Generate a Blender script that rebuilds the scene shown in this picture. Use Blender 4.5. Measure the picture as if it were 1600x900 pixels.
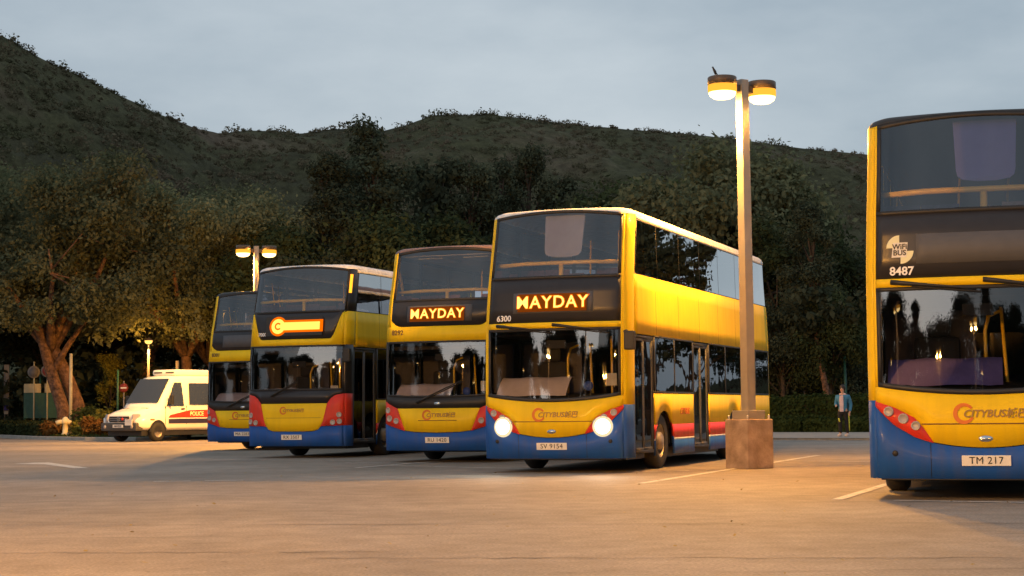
import bpy, bmesh, math, random
import numpy as np
from mathutils import Vector, Matrix
R = math.radians
for o in list(bpy.data.objects): bpy.data.objects.remove(o)
scn = bpy.context.scene
C = scn.collection

# ------------------------------------------------------------------ camera
cam_d = bpy.data.cameras.new('camera'); cam = bpy.data.objects.new('camera', cam_d); C.objects.link(cam)
cam_d.lens = 60.08; cam_d.sensor_width = 36; cam_d.clip_end = 6000; cam_d.clip_start = .1
_p, _a = R(4.04), R(0.6)
_F = Vector((0, math.cos(_p), math.sin(_p))); _U = Vector((0, -math.sin(_p), math.cos(_p))); _X = Vector((1, 0, 0))
_r = _X*math.cos(_a) - _U*math.sin(_a); _u = _U*math.cos(_a) + _X*math.sin(_a)
cam.matrix_world = Matrix(((_r.x, _u.x, -_F.x, 0), (_r.y, _u.y, -_F.y, 0), (_r.z, _u.z, -_F.z, 1.06), (0, 0, 0, 1)))
scn.camera = cam

# ------------------------------------------------------------------ sky, overcast dusk
w = bpy.data.worlds.new('World'); scn.world = w; w.use_nodes = True
nt = w.node_tree; nt.nodes.clear()
N = nt.nodes.new; LK = nt.links.new
out = N('ShaderNodeOutputWorld'); bg = N('ShaderNodeBackground'); bg.inputs[1].default_value = .1
sky = N('ShaderNodeTexSky'); sky.sky_type = 'NISHITA'; sky.sun_disc = False
SUN_EL, SUN_RZ = R(9), R(215)
sky.sun_elevation = SUN_EL; sky.sun_rotation = SUN_RZ; sky.dust_density = 2.0; sky.air_density = 1.2
tc = N('ShaderNodeTexCoord'); mp = N('ShaderNodeMapping'); mp.inputs['Scale'].default_value = (1, 1, 2.6)
nz = N('ShaderNodeTexNoise'); nz.inputs['Scale'].default_value = 3.1; nz.inputs['Detail'].default_value = 7; nz.inputs['Roughness'].default_value = .55
cr = N('ShaderNodeValToRGB')
cr.color_ramp.elements[0].position = .34; cr.color_ramp.elements[0].color = (.34, .42, .50, 1)
cr.color_ramp.elements[1].position = .68; cr.color_ramp.elements[1].color = (.56, .63, .69, 1)
sc10 = N('ShaderNodeVectorMath'); sc10.operation = 'SCALE'; sc10.inputs[3].default_value = 10.4
mx = N('ShaderNodeMix'); mx.data_type = 'RGBA'; mx.inputs[0].default_value = .9
LK(tc.outputs['Generated'], mp.inputs[0]); LK(mp.outputs[0], nz.inputs['Vector']); LK(nz.outputs[0], cr.inputs[0])
LK(cr.outputs[0], sc10.inputs[0]); LK(sky.outputs[0], mx.inputs[6]); LK(sc10.outputs[0], mx.inputs[7])
LK(mx.outputs[2], bg.inputs[0]); LK(bg.outputs[0], out.inputs[0])
sl = bpy.data.lights.new('sun', 'SUN'); sl.energy = .25; sl.angle = R(25); sl.color = (1, .95, .9)
sun = bpy.data.objects.new('sun', sl); C.objects.link(sun)
sun.rotation_euler = (R(90) - SUN_EL, 0, math.pi - SUN_RZ)
vs = scn.view_settings; vs.view_transform = 'Standard'; vs.look = 'None'; vs.exposure = 0; vs.gamma = 1; vs.use_curve_mapping = False
cy = scn.cycles
cy.use_denoising = True; cy.max_bounces = 8; cy.transparent_max_bounces = 24; cy.diffuse_bounces = 3; cy.glossy_bounces = 4
cy.sample_clamp_indirect = 6; cy.caustics_reflective = False; cy.caustics_refractive = False
SODIUM = (1, .43, .065)

# ------------------------------------------------------------------ materials
MATS = {}
def mat(name, col, rough=.6, metal=0, var=.12, scale=6, bump=0, bscale=40, spec=.5, coat=0, col2=None, emit=None, estr=0, grime=0, bdist=.02):
    m = bpy.data.materials.new(name); m.use_nodes = True; t = m.node_tree; b = t.nodes['Principled BSDF']
    b.inputs['Roughness'].default_value = rough; b.inputs['Metallic'].default_value = metal
    b.inputs['Specular IOR Level'].default_value = spec; b.inputs['Coat Weight'].default_value = coat
    b.inputs['Coat Roughness'].default_value = .12
    c = t.nodes.new('ShaderNodeTexCoord'); n = t.nodes.new('ShaderNodeTexNoise'); n.inputs['Scale'].default_value = scale; n.inputs['Detail'].default_value = 6
    t.links.new(c.outputs['Object'], n.inputs['Vector'])
    r = t.nodes.new('ShaderNodeValToRGB'); r.color_ramp.elements[0].position = .3; r.color_ramp.elements[1].position = .7
    a = [max(0, v*(1-var)) for v in col]; e = [min(1, v*(1+var)) for v in (col2 or col)]
    r.color_ramp.elements[0].color = (*a, 1); r.color_ramp.elements[1].color = (*e, 1)
    t.links.new(n.outputs[0], r.inputs[0]); t.links.new(r.outputs[0], b.inputs['Base Color'])
    if grime:
        mp_ = t.nodes.new('ShaderNodeMapping'); mp_.inputs['Scale'].default_value = (5, 5, .7); n3 = t.nodes.new('ShaderNodeTexNoise'); n3.inputs['Scale'].default_value = 1.6; n3.inputs['Detail'].default_value = 8; n3.inputs['Roughness'].default_value = .65
        t.links.new(c.outputs['Object'], mp_.inputs[0]); t.links.new(mp_.outputs[0], n3.inputs['Vector'])
        r3 = t.nodes.new('ShaderNodeValToRGB'); r3.color_ramp.elements[0].position = .46; r3.color_ramp.elements[1].position = .78; r3.color_ramp.elements[0].color = (0, 0, 0, 1); r3.color_ramp.elements[1].color = (grime,)*3+(1,)
        m3 = t.nodes.new('ShaderNodeMix'); m3.data_type = 'RGBA'; m3.inputs[7].default_value = (.10, .085, .07, 1); t.links.new(n3.outputs[0], r3.inputs[0]); t.links.new(r3.outputs[0], m3.inputs[0]); t.links.new(r.outputs[0], m3.inputs[6]); t.links.new(m3.outputs[2], b.inputs['Base Color'])
        r4 = t.nodes.new('ShaderNodeMapRange'); r4.inputs[3].default_value = rough; r4.inputs[4].default_value = min(1, rough+.35); t.links.new(n3.outputs[0], r4.inputs[0]); t.links.new(r4.outputs[0], b.inputs['Roughness'])
    if bump:
        n2 = t.nodes.new('ShaderNodeTexNoise'); n2.inputs['Scale'].default_value = bscale; n2.inputs['Detail'].default_value = 5
        t.links.new(c.outputs['Object'], n2.inputs['Vector'])
        bp = t.nodes.new('ShaderNodeBump'); bp.inputs['Strength'].default_value = bump; bp.inputs['Distance'].default_value = bdist
        t.links.new(n2.outputs[0], bp.inputs['Height']); t.links.new(bp.outputs[0], b.inputs['Normal'])
    if emit: b.inputs['Emission Color'].default_value = (*emit, 1); b.inputs['Emission Strength'].default_value = estr
    MATS[name] = m; return m
def glass(name, tint, ior=1.55, rough=.01, gcol=(.95, .97, 1), film=0):
    m = bpy.data.materials.new(name); m.use_nodes = True; t = m.node_tree; t.nodes.clear()
    o = t.nodes.new('ShaderNodeOutputMaterial'); mxs = t.nodes.new('ShaderNodeMixShader')
    tr = t.nodes.new('ShaderNodeBsdfTransparent'); tr.inputs[0].default_value = (*tint, 1)
    g = t.nodes.new('ShaderNodeBsdfGlossy'); g.inputs['Roughness'].default_value = rough; g.inputs[0].default_value = (*gcol, 1)
    f = t.nodes.new('ShaderNodeFresnel'); f.inputs[0].default_value = ior
    c = t.nodes.new('ShaderNodeTexCoord'); n = t.nodes.new('ShaderNodeTexNoise'); n.inputs['Scale'].default_value = 1.3
    bp = t.nodes.new('ShaderNodeBump'); bp.inputs['Strength'].default_value = .05; bp.inputs['Distance'].default_value = .05
    t.links.new(c.outputs['Object'], n.inputs['Vector']); t.links.new(n.outputs[0], bp.inputs['Height']); t.links.new(bp.outputs[0], g.inputs['Normal'])
    fo = f.outputs[0]
    if film:
        ma = t.nodes.new('ShaderNodeMath'); ma.operation = 'MULTIPLY_ADD'; ma.inputs[1].default_value = 1.0; ma.inputs[2].default_value = film; ma.use_clamp = True
        t.links.new(fo, ma.inputs[0]); fo = ma.outputs[0]
    t.links.new(fo, mxs.inputs[0]); t.links.new(tr.outputs[0], mxs.inputs[1]); t.links.new(g.outputs[0], mxs.inputs[2])
    t.links.new(mxs.outputs[0], o.inputs[0]); MATS[name] = m; return m
def emis(name, col, s):
    m = bpy.data.materials.new(name); m.use_nodes = True; t = m.node_tree; t.nodes.clear()
    o = t.nodes.new('ShaderNodeOutputMaterial'); e = t.nodes.new('ShaderNodeEmission'); e.inputs[0].default_value = (*col, 1); e.inputs[1].default_value = s
    t.links.new(e.outputs[0], o.inputs[0]); MATS[name] = m; return m
def leafmat(name, c1, c2, trans=.25, nsc=1.1):
    m = bpy.data.materials.new(name); m.use_nodes = True; t = m.node_tree; t.nodes.clear()
    o = t.nodes.new('ShaderNodeOutputMaterial'); d = t.nodes.new('ShaderNodeBsdfDiffuse'); tl = t.nodes.new('ShaderNodeBsdfTranslucent'); mxs = t.nodes.new('ShaderNodeMixShader')
    c = t.nodes.new('ShaderNodeTexCoord'); n = t.nodes.new('ShaderNodeTexNoise'); n.inputs['Scale'].default_value = nsc; n.inputs['Detail'].default_value = 8; n.inputs['Roughness'].default_value = .75
    r = t.nodes.new('ShaderNodeValToRGB'); r.color_ramp.elements[0].position = .36; r.color_ramp.elements[1].position = .66
    r.color_ramp.elements[0].color = (*c1, 1); r.color_ramp.elements[1].color = (*c2, 1)
    oi = t.nodes.new('ShaderNodeObjectInfo'); hs = t.nodes.new('ShaderNodeHueSaturation')
    mr = t.nodes.new('ShaderNodeMapRange'); mr.inputs[3].default_value = .75; mr.inputs[4].default_value = 1.25
    t.links.new(oi.outputs['Random'], mr.inputs[0]); t.links.new(mr.outputs[0], hs.inputs['Value'])
    t.links.new(c.outputs['Object'], n.inputs['Vector']); t.links.new(n.outputs[0], r.inputs[0]); t.links.new(r.outputs[0], hs.inputs['Color'])
    t.links.new(hs.outputs[0], d.inputs[0]); t.links.new(hs.outputs[0], tl.inputs[0]); mxs.inputs[0].default_value = trans
    t.links.new(d.outputs[0], mxs.inputs[1]); t.links.new(tl.outputs[0], mxs.inputs[2]); t.links.new(mxs.outputs[0], o.inputs[0]); MATS[name] = m; return m

mat('yellow', (.79, .545, .003), .42, var=.07, scale=1.3, coat=.08, spec=.25, bump=.04, bscale=2.5, grime=0.13)
mat('red', (.62, .035, .018), .36, var=.08, scale=2, coat=.1, spec=.3, grime=0.35)
mat('blue', (.012, .085, .38), .42, var=.16, scale=1.6, coat=.08, spec=.25, bump=.04, bscale=2.5, grime=0.35)
mat('white', (.78, .78, .76), .4, var=.05, scale=2, grime=0.4)
mat('roof_white', (.72, .73, .74), .45, var=.08, scale=3, grime=0.4)
mat('roof_brown', (.16, .11, .11), .5, var=.1)
mat('black_gloss', (.024, .024, .029), .32, var=.1, spec=.35)
mat('black', (.015, .015, .016), .55, var=.2)
mat('rubber', (.022, .021, .021), .8, var=.2, bump=.2)
mat('display_face', (.095, .10, .115), .55, var=.06, spec=.2)
mat('liner', (.10, .095, .115), .7, var=.1)
mat('liner_floor', (.05, .045, .05), .8, var=.2)
mat('seat_cloth', (.10, .04, .05), .9, var=.3, scale=20)
mat('seat_blue', (.05, .05, .12), .9, var=.3, scale=20)
mat('ceiling_pale', (.60, .55, .54), .8, var=.05)
mat('dash', (.02, .02, .022), .7)
mat('cover', (.70, .66, .78), .85, var=.1, scale=5, bump=.3, bscale=6)
mat('cover_purple', (.26, .22, .62), .85, var=.12, scale=5, bump=.3, bscale=6)
mat('blind', (.36, .38, .54), .8, var=.04)
mat('blind_purple', (.20, .20, .56), .8, var=.04)
mat('rail', (.85, .55, .03), .35, var=.05)
mat('steel', (.42, .41, .40), .4, metal=.8, var=.1)
mat('rim', (.30, .27, .24), .5, metal=.5, var=.25, scale=9)
mat('chrome', (.6, .6, .6), .15, metal=1, var=.02)
mat('plate_white', (.75, .74, .70), .5, var=.04)
mat('plate_black', (.02, .02, .02), .6)
mat('logo_orange', (.62, .16, .01), .5, var=.05)
mat('logo_grey', (.34, .20, .05), .5, var=.05)
mat('num_white', (.8, .8, .8), .5, var=.02)
mat('num_dark', (.14, .08, .02), .5)
mat('wifi', (.66, .68, .46), .5, var=.05)
mat('paper', (.7, .7, .68), .8)
mat('crease', (.20, .10, .008), .6)
mat('lamp_lens', (.36, .33, .32), .12, var=.05, spec=.8)
mat('blue_disc', (.05, .12, .55), .5)
glass('windscreen_glass', (.84, .84, .88), 2.0)
glass('side_glass', (.34, .33, .36), 1.7, film=.42, gcol=(.98, .99, 1))
glass('clear_glass', (.78, .78, .80), 1.6)
glass('dark_glass', (.16, .15, .16), 1.55)
emis('led', (1, .58, .11), 2.5)
emis('led_halo', (1, .16, .0), 1.1)  # bloom behind lit signs, built as a wider emitting layer
emis('led_bloom', (1, .20, .015), .20)  # orange bloom around the lettering, added as a dim emitting sheet
emis('led_hot', (1, .55, .09), 1.9)
emis('headlight', (1, .92, .74), 9)
emis('headlight_halo', (1, .80, .46), 1.05)  # glare round the lit headlamp, put in as a larger emitting disc
emis('sodium', (1, .66, .24), 6)
emis('sodium_glow', (1, .40, .035), 1.5)  # orange bloom on the drum side, given its own emitting band
emis('sodium_soft', (1, .5, .1), 2.6)
emis('marker_orange', (1, .35, .02), 2.5)

# ------------------------------------------------------------------ helpers
def link(name, me, m=None, parent=None):
    o = bpy.data.objects.new(name, me); C.objects.link(o)
    if parent is not None: o.parent = parent
    if m is not None and me is not None and len(me.materials) == 0:
        for x in (m if isinstance(m, (list, tuple)) else [m]): me.materials.append(MATS[x])
    return o
def tag(o, label=None, cat=None, group=None, kind=None):
    if label: o['label'] = label
    if cat: o['category'] = cat
    if group: o['group'] = group
    if kind: o['kind'] = kind
    return o
def thing(name, label, cat, loc=(0, 0, 0), rz=0, group=None):
    o = bpy.data.objects.new(name, None); C.objects.link(o); o.empty_display_size = .2
    o.location = loc; o.rotation_euler = (0, 0, rz); return tag(o, label, cat, group)
def copy_tree(o, parent=None):
    c = o.copy(); C.objects.link(c); c.parent = parent
    for ch in list(o.children): copy_tree(ch, c)
    return c
class MB:
    def __init__(s): s.v = []; s.f = []; s.mi = []; s.sm = []
    def add(s, v, f, mi=0, sm=False):
        k = len(s.v); s.v += [tuple(p) for p in v]; s.f += [tuple(i+k for i in q) for q in f]
        s.mi += [mi]*len(f) if isinstance(mi, int) else list(mi); s.sm += [sm]*len(f); return s
    def box(s, x0, x1, y0, y1, z0, z1, mi=0):
        v = [(x, y, z) for z in (z0, z1) for y in (y0, y1) for x in (x0, x1)]
        return s.add(v, [(0, 2, 3, 1), (4, 5, 7, 6), (0, 1, 5, 4), (2, 6, 7, 3), (0, 4, 6, 2), (1, 3, 7, 5)], mi)
    def rbox(s, x0, x1, y0, y1, z0, z1, b=.02, mi=0, sm=False):
        bm = bmesh.new(); bmesh.ops.create_cube(bm, size=1)
        for q in bm.verts: q.co = ((x0+x1)/2+q.co.x*(x1-x0), (y0+y1)/2+q.co.y*(y1-y0), (z0+z1)/2+q.co.z*(z1-z0))
        bmesh.ops.bevel(bm, geom=bm.edges[:], offset=b, segments=2, affect='EDGES', profile=.6)
        bm.verts.index_update()
        s.add([q.co[:] for q in bm.verts], [[q.index for q in f.verts] for f in bm.faces], mi, sm); bm.free(); return s
    def tube(s, pts, r, n=8, mi=0, cap=True, sm=True):
        pts = [Vector(p) for p in pts]; rr = r if isinstance(r, (list, tuple)) else [r]*len(pts)
        v = []; f = []; up = None
        for i, p in enumerate(pts):
            d = (pts[min(i+1, len(pts)-1)]-pts[max(i-1, 0)]).normalized()
            if up is None: up = d.orthogonal().normalized()
            up = (up - d*up.dot(d)).normalized() if (up - d*up.dot(d)).length > 1e-4 else d.orthogonal().normalized()
            b = d.cross(up)
            for k in range(n):
                a = 2*math.pi*k/n; v.append(p + up*math.cos(a)*rr[i] + b*math.sin(a)*rr[i])
        for i in range(len(pts)-1):
            for k in range(n): f.append((i*n+k, i*n+(k+1) % n, (i+1)*n+(k+1) % n, (i+1)*n+k))
        if cap: f.append(tuple(range(n))[::-1]); f.append(tuple((len(pts)-1)*n+k for k in range(n)))
        return s.add(v, f, mi, sm)
    def lathe(s, prof, n=24, axis='z', c=(0, 0, 0), mi=0, sm=True):
        v = []; f = []
        for (r, h) in prof:
            for k in range(n):
                a = 2*math.pi*k/n; x, y = r*math.cos(a), r*math.sin(a)
                p = (x, y, h) if axis == 'z' else ((h, x, y) if axis == 'x' else (x, h, y))
                v.append((p[0]+c[0], p[1]+c[1], p[2]+c[2]))
        m = len(prof)
        for i in range(m-1):
            for k in range(n): f.append((i*n+k, i*n+(k+1) % n, (i+1)*n+(k+1) % n, (i+1)*n+k))
        mis = [mi]*len(f) if isinstance(mi, int) else [mi[i] for i in range(m-1) for _ in range(n)]
        return s.add(v, f, mis, sm)
    def mesh(s, name='m'):
        me = bpy.data.meshes.new(name); me.from_pydata(s.v, [], s.f)
        me.polygons.foreach_set('material_index', s.mi); me.polygons.foreach_set('use_smooth', s.sm)
        bm = bmesh.new(); bm.from_mesh(me); bmesh.ops.recalc_face_normals(bm, faces=bm.faces); bm.to_mesh(me); bm.free()
        me.update(); return me
    def build(s, name, m, parent=None): return link(name, s.mesh(name), m, parent)
TXT = {}
def text_mesh(body, size, bold=0., shear=0., ext=.003, space=1.):
    key = (body, size, bold, shear, ext, space)
    if key in TXT: return TXT[key].copy()
    cu = bpy.data.curves.new('txt', 'FONT'); cu.body = body; cu.size = size; cu.offset = bold; cu.shear = shear; cu.extrude = ext
    cu.align_x = 'CENTER'; cu.align_y = 'CENTER'; cu.space_character = space; cu.resolution_u = 3
    o = bpy.data.objects.new('txt', cu); C.objects.link(o)
    dg = bpy.context.evaluated_depsgraph_get(); me = bpy.data.meshes.new_from_object(o.evaluated_get(dg))
    bpy.data.objects.remove(o); bpy.data.curves.remove(cu); me.materials.clear(); TXT[key] = me; return me
# ------------------------------------------------------------------ ground, markings, kerbs
def asphalt():
    m = bpy.data.materials.new('asphalt'); m.use_nodes = True; t = m.node_tree; b = t.nodes['Principled BSDF']
    nd = t.nodes.new; lk = t.links.new
    c = nd('ShaderNodeTexCoord')
    def noise(s, d, sx=1, sy=1, rot=0, rough=.6):
        mp = nd('ShaderNodeMapping'); mp.inputs['Scale'].default_value = (sx, sy, 1); mp.inputs['Rotation'].default_value = (0, 0, rot)
        n = nd('ShaderNodeTexNoise'); n.inputs['Scale'].default_value = s; n.inputs['Detail'].default_value = d; n.inputs['Roughness'].default_value = rough
        lk(c.outputs['Object'], mp.inputs[0]); lk(mp.outputs[0], n.inputs['Vector']); return n
    def ramp(n, a, ca, e, ce):
        r = nd('ShaderNodeValToRGB'); r.color_ramp.elements[0].position = a; r.color_ramp.elements[0].color = (*ca, 1); r.color_ramp.elements[1].position = e; r.color_ramp.elements[1].color = (*ce, 1)
        lk(n.outputs[0], r.inputs[0]); return r
    big = ramp(noise(.25, 8), .35, (.240, .213, .182), .68, (.36, .318, .272))
    fine = ramp(noise(38, 4), .3, (.62, .62, .62), .75, (1.3, 1.3, 1.3))
    streak = ramp(noise(1.0, 6, .10, 1.4, R(8)), .60, (1, 1, 1), .72, (.62, .61, .60))
    stain = ramp(noise(.7, 5), .63, (1, 1, 1), .75, (.66, .65, .63))
    cur = big.outputs[0]
    blot = ramp(noise(2.6, 6), .35, (.86, .85, .84), .65, (1.10, 1.10, 1.10)); drip = ramp(noise(5.5, 3), .70, (1, 1, 1), .76, (.55, .53, .5))
    for q in (fine, streak, stain, blot, drip):
        mx_ = nd('ShaderNodeMix'); mx_.data_type = 'RGBA'; mx_.blend_type = 'MULTIPLY'; mx_.inputs[0].default_value = 1
        lk(cur, mx_.inputs[6]); lk(q.outputs[0], mx_.inputs[7]); cur = mx_.outputs[2]
    lk(cur, b.inputs['Base Color']); b.inputs['Roughness'].default_value = .78; b.inputs['Specular IOR Level'].default_value = .35
    bp = nd('ShaderNodeBump'); bp.inputs['Strength'].default_value = .5; bp.inputs['Distance'].default_value = .012; lk(noise(60, 5).outputs[0], bp.inputs['Height']); lk(bp.outputs[0], b.inputs['Normal'])
    MATS['asphalt'] = m
asphalt()
def worn_paint():
    m = mat('line_paint', (.62, .61, .57), .7, var=.12, scale=3, bump=.2, bscale=60)
    t = m.node_tree; b = t.nodes['Principled BSDF']; c = t.nodes.new('ShaderNodeTexCoord'); n = t.nodes.new('ShaderNodeTexNoise'); n.inputs['Scale'].default_value = 7; n.inputs['Detail'].default_value = 8; n.inputs['Roughness'].default_value = .7
    r = t.nodes.new('ShaderNodeValToRGB'); r.color_ramp.elements[0].position = .36; r.color_ramp.elements[1].position = .44
    r.color_ramp.elements[0].color = (.15, .15, .15, 1); r.color_ramp.elements[1].color = (.9, .9, .9, 1)
    t.links.new(c.outputs['Object'], n.inputs['Vector']); t.links.new(n.outputs[0], r.inputs[0]); t.links.new(r.outputs[0], b.inputs['Alpha'])
worn_paint()
mat('concrete', (.30, .27, .23), .85, var=.22, scale=5, bump=.4, bscale=30)
mat('kerb_stone', (.30, .29, .27), .85, var=.2, scale=4, bump=.3)
mat('soil', (.07, .05, .03), .95, var=.3, scale=5, bump=.6, bscale=10)
mat('lawn_soil', (.05, .06, .025), .95, var=.3, scale=8, bump=.6, bscale=14)
mat('paving', (.30, .28, .25), .85, var=.15, scale=2)
g = MB().add([(-1500, -1500, 0), (1500, -1500, 0), (1500, 1500, 0), (-1500, 1500, 0)], [(0, 1, 2, 3)]).build('ground', 'asphalt'); tag(g, kind='structure')
lines = [((1.75, 23.9), (6.5, 36.6), .13), ((3.62, 19.3), (8.6, 32.6), .13), ((-.35, 28.12), (2.9, 28.42), .12), ((4.95, 33.35), (6.75, 31.85), .10), ((4.2, 19.0), (7.5, 17.2), .12), ((-2.35, 32.6), (.6, 29.9), .10), ((-2.9, 31.6), (-1.2, 35.8), .12),
         ((-5.51, 26.25), (-4.95, 26.3), .11), ((-4.75, 26.36), (-4.16, 26.4), .11), ((-6.6, 37.6), (-3.2, 36.1), .11), ((-9.4, 46.4), (-4.6, 44.5), .11), ((-3.4, 34.6), (-1.6, 33.6), .1), ((8.8, 46), (13.5, 43.6), .12), ((6.5, 50.5), (16, 45.5), .12), ((-19, 62), (-12.5, 56.5), .12), ((-12.2, 57.5), (-7, 53.2), .12)]
for i, (a, c, wd) in enumerate(lines):
    d = (Vector(c)-Vector(a)); n = max(2, int(d.length/.6)); nrm = Vector((-d.y, d.x)).normalized()*wd/2; mb = MB()
    pts = [Vector(a)+d*k/n for k in range(n+1)]; v = [(q.x+s*nrm.x, q.y+s*nrm.y, .005+.0006*i) for q in pts for s in (1, -1)]
    tag(mb.add(v, [(2*k, 2*k+1, 2*k+3, 2*k+2) for k in range(n)]).build('bay_line', 'line_paint'), kind='structure')
ar = MB().add([(-10.35, 37.1, .006), (-10.05, 37.1, .006), (-8.15, 33.0, .006), (-8.45, 33.0, .006), (-9.75, 35.7, .006), (-10.6, 36.4, .006)], [(0, 5, 4, 3, 2, 1)]).build('road_arrow', 'line_paint'); tag(ar, kind='structure')
# tar joints in the surface
mat('tar', (.15, .13, .115), .75, var=.2)
rng = random.Random(3)
for (x0, y0, x1, y1) in ((-6.5, 16.6, 6.5, 15.0), (-5, 22.6, 2.2, 17.4), (-1.5, 12.4, 4, 11.8), (-4.5, 13.2, -1, 12.9), (2.5, 22.8, 6.5, 18.6)):
    n = 40; v = []; w0 = .014
    for k in range(n+1):
        t = k/n; x = x0+(x1-x0)*t; y = y0+(y1-y0)*t+rng.uniform(-.05, .05); ww = w0*rng.uniform(.3, 1.3); v += [(x, y-ww, .004), (x, y+ww, .004)]
    tag(MB().add(v, [(2*k, 2*k+1, 2*k+3, 2*k+2) for k in range(n)]).build('tar_joint', 'tar'), kind='structure')
def strip(name, pts, wd, z0, z1, m):
    mb = MB(); n = len(pts); v = []
    for i, p in enumerate(pts):
        p = Vector(p); d = (Vector(pts[min(i+1, n-1)])-Vector(pts[max(i-1, 0)])).normalized(); nn = Vector((-d.y, d.x))
        for off, z in ((0, z0), (0, z1-.02), (.02, z1), (wd, z1), (wd, z0)): q = p+nn*off; v.append((q.x, q.y, z))
    f = [(5*i+k, 5*(i+1)+k, 5*(i+1)+k+1, 5*i+k+1) for i in range(n-1) for k in range(4)]
    f += [(0, 1, 2, 3, 4), tuple(5*(n-1)+k for k in (4, 3, 2, 1, 0))]
    return mb.add(v, f).build(name, m)
# left planting bed: kerb from far left to behind the van
KL = [(-12.6, 66.2), (-14.3, 64.9), (-16.5, 66.0), (-19.6, 70.3), (-24, 78.6), (-30, 88), (-40, 100)]
KL = KL[::-1]
tag(strip('kerb', KL, .16, -.1, .14, 'kerb_stone'), kind='structure')
v = [(x+.1, y+.1, .10) for x, y in KL] + [(-4, 78, .10), (-4, 110, .1), (-70, 118, .1), (-70, 100, .1)]
tag(MB().add(v, [tuple(range(len(v)))]).build('planting_bed', 'lawn_soil'), kind='structure')
KR = [(7.0, 54.0), (9.6, 52.2), (13.5, 49.8), (24, 43.5)]
tag(strip('kerb', KR[::-1], -.16, -.1, .07, 'kerb_stone'), kind='structure')
v = [(x, y+.17, .06) for x, y in KR] + [(40, 55, .06), (40, 78, .06), (7.0, 76, .06)]
tag(MB().add(v, [tuple(range(len(v)))]).build('pavement', 'paving'), kind='structure')
v = [(-4, 74, .075), (9, 67.2, .075), (50, 40.0, .075), (60, 120, .075), (-4, 120, .075)]
tag(MB().add(v, [(0, 1, 2, 3, 4)]).build('verge', 'soil'), kind='structure')

# ------------------------------------------------------------------ twin street lamps
mat('lamp_pole_paint', (.32, .30, .27), .55, var=.1, scale=4)
mat('lamp_bronze', (.10, .07, .045), .45, var=.15)
mat('stained_concrete', (.34, .25, .19), .9, var=.25, scale=3.5, bump=.5, bscale=24, col2=(.42, .32, .25))
POWER = 3300
LAMP_W = 1.0
def ies_text():
    if 'street_lamp_ies' in bpy.data.texts: return bpy.data.texts['street_lamp_ies']
    va = list(range(0, 181, 10)); cd = [430, 440, 470, 550, 700, 860, 960, 1000, 930, 700, 420, 200, 60, 0, 0, 0, 0, 0, 0]
    tx = bpy.data.texts.new('street_lamp_ies')
    tx.write('IESNA:LM-63-1995\nTILT=NONE\n1 -1 1 %d 1 1 1 0 0 0\n1 1 0\n%s\n0\n%s\n' % (len(va), ' '.join(map(str, va)), ' '.join(map(str, cd))))
    return tx
def batwing(ld):
    ld.use_nodes = True; t = ld.node_tree; e = t.nodes['Emission']; n = t.nodes.new('ShaderNodeTexIES'); n.mode = 'INTERNAL'; n.ies = ies_text(); n.inputs['Strength'].default_value = .0152; t.links.new(n.outputs[0], e.inputs['Strength'])
def lamp_post(loc, rz, label, power=POWER, soft='sodium', base=True, group='twin-headed street lamps', hz=6.55):
    t = thing('street_lamp', label, 'street lamp', (loc[0], loc[1], 0), rz, group)
    bm = MB(); s = .29
    bm.rbox(-s, s, -s, s, 0, .84, .018); bm.build('concrete_base', 'stained_concrete', t)
    MB().rbox(-.2, .2, -.2, .2, .842, .99, .01).build('base_plate', 'lamp_pole_paint', t)
    for (x, y) in ((-.24, -.24), (.24, -.24), (.24, .24), (-.24, .24)): MB().lathe([(.022, .84), (.022, .90), (.0005, .91)], 6).build('bolt', 'steel', t).location = (x, y, 0)
    mb = MB(); v = []; 
    for (z, r) in ((.99, .088), (3.5, .084), (hz+.16, .078)): v += [(r*a, r*c, z) for a, c in ((-1, -1), (1, -1), (1, 1), (-1, 1))]
    mb.add(v, [(i*4+k, i*4+(k+1) % 4, (i+1)*4+(k+1) % 4, (i+1)*4+k) for i in range(2) for k in range(4)]+[(8, 9, 10, 11)]).build('pole', 'lamp_pole_paint', t)
    MB().rbox(-.05, .05, -.096, -.088, 1.25, 1.75, .003).build('access_door', 'lamp_pole_paint', t)
    for sg in (-1, 1):
        MB().rbox(min(sg*.07, sg*.22), max(sg*.07, sg*.22), -.05, .05, hz-.06, hz+.06, .01).build('arm', 'lamp_bronze', t)
        hd = MB().lathe([(.0005, .17), (.235, .17), (.25, .155), (.25, .03), (.235, .025), (.235, .10), (.0005, .10)], 28).build('lamp_head', 'lamp_bronze', t); hd.location = (sg*.45, 0, hz)
        MB().lathe([(.246, .028), (.25, -.03), (.245, -.09), (.236, -.10)], 28).build('glow_ring', 'sodium_glow', hd)
        MB().lathe([(.236, -.095), (.234, -.11), (.215, -.16), (.15, -.205), (.06, -.222), (.0005, -.225)], 28).build('diffuser', soft, hd)
        if not power: continue
        ld = bpy.data.lights.new('sodium_light', 'POINT'); ld.energy = power*LAMP_W; ld.color = SODIUM; ld.shadow_soft_size = .13; batwing(ld)
        lo = bpy.data.objects.new('sodium_light', ld); C.objects.link(lo); lo.parent = hd; lo.location = (0, 0, -.42)
    return t
lamp_post((4.03, 29.35), R(33.5), 'tall twin-headed street lamp on a concrete block beside the bus with headlights on')
lamp_post((-8.75, 58.3), R(20), 'distant lit twin-headed street lamp rising behind the white-roofed bus', power=5400)
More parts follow.
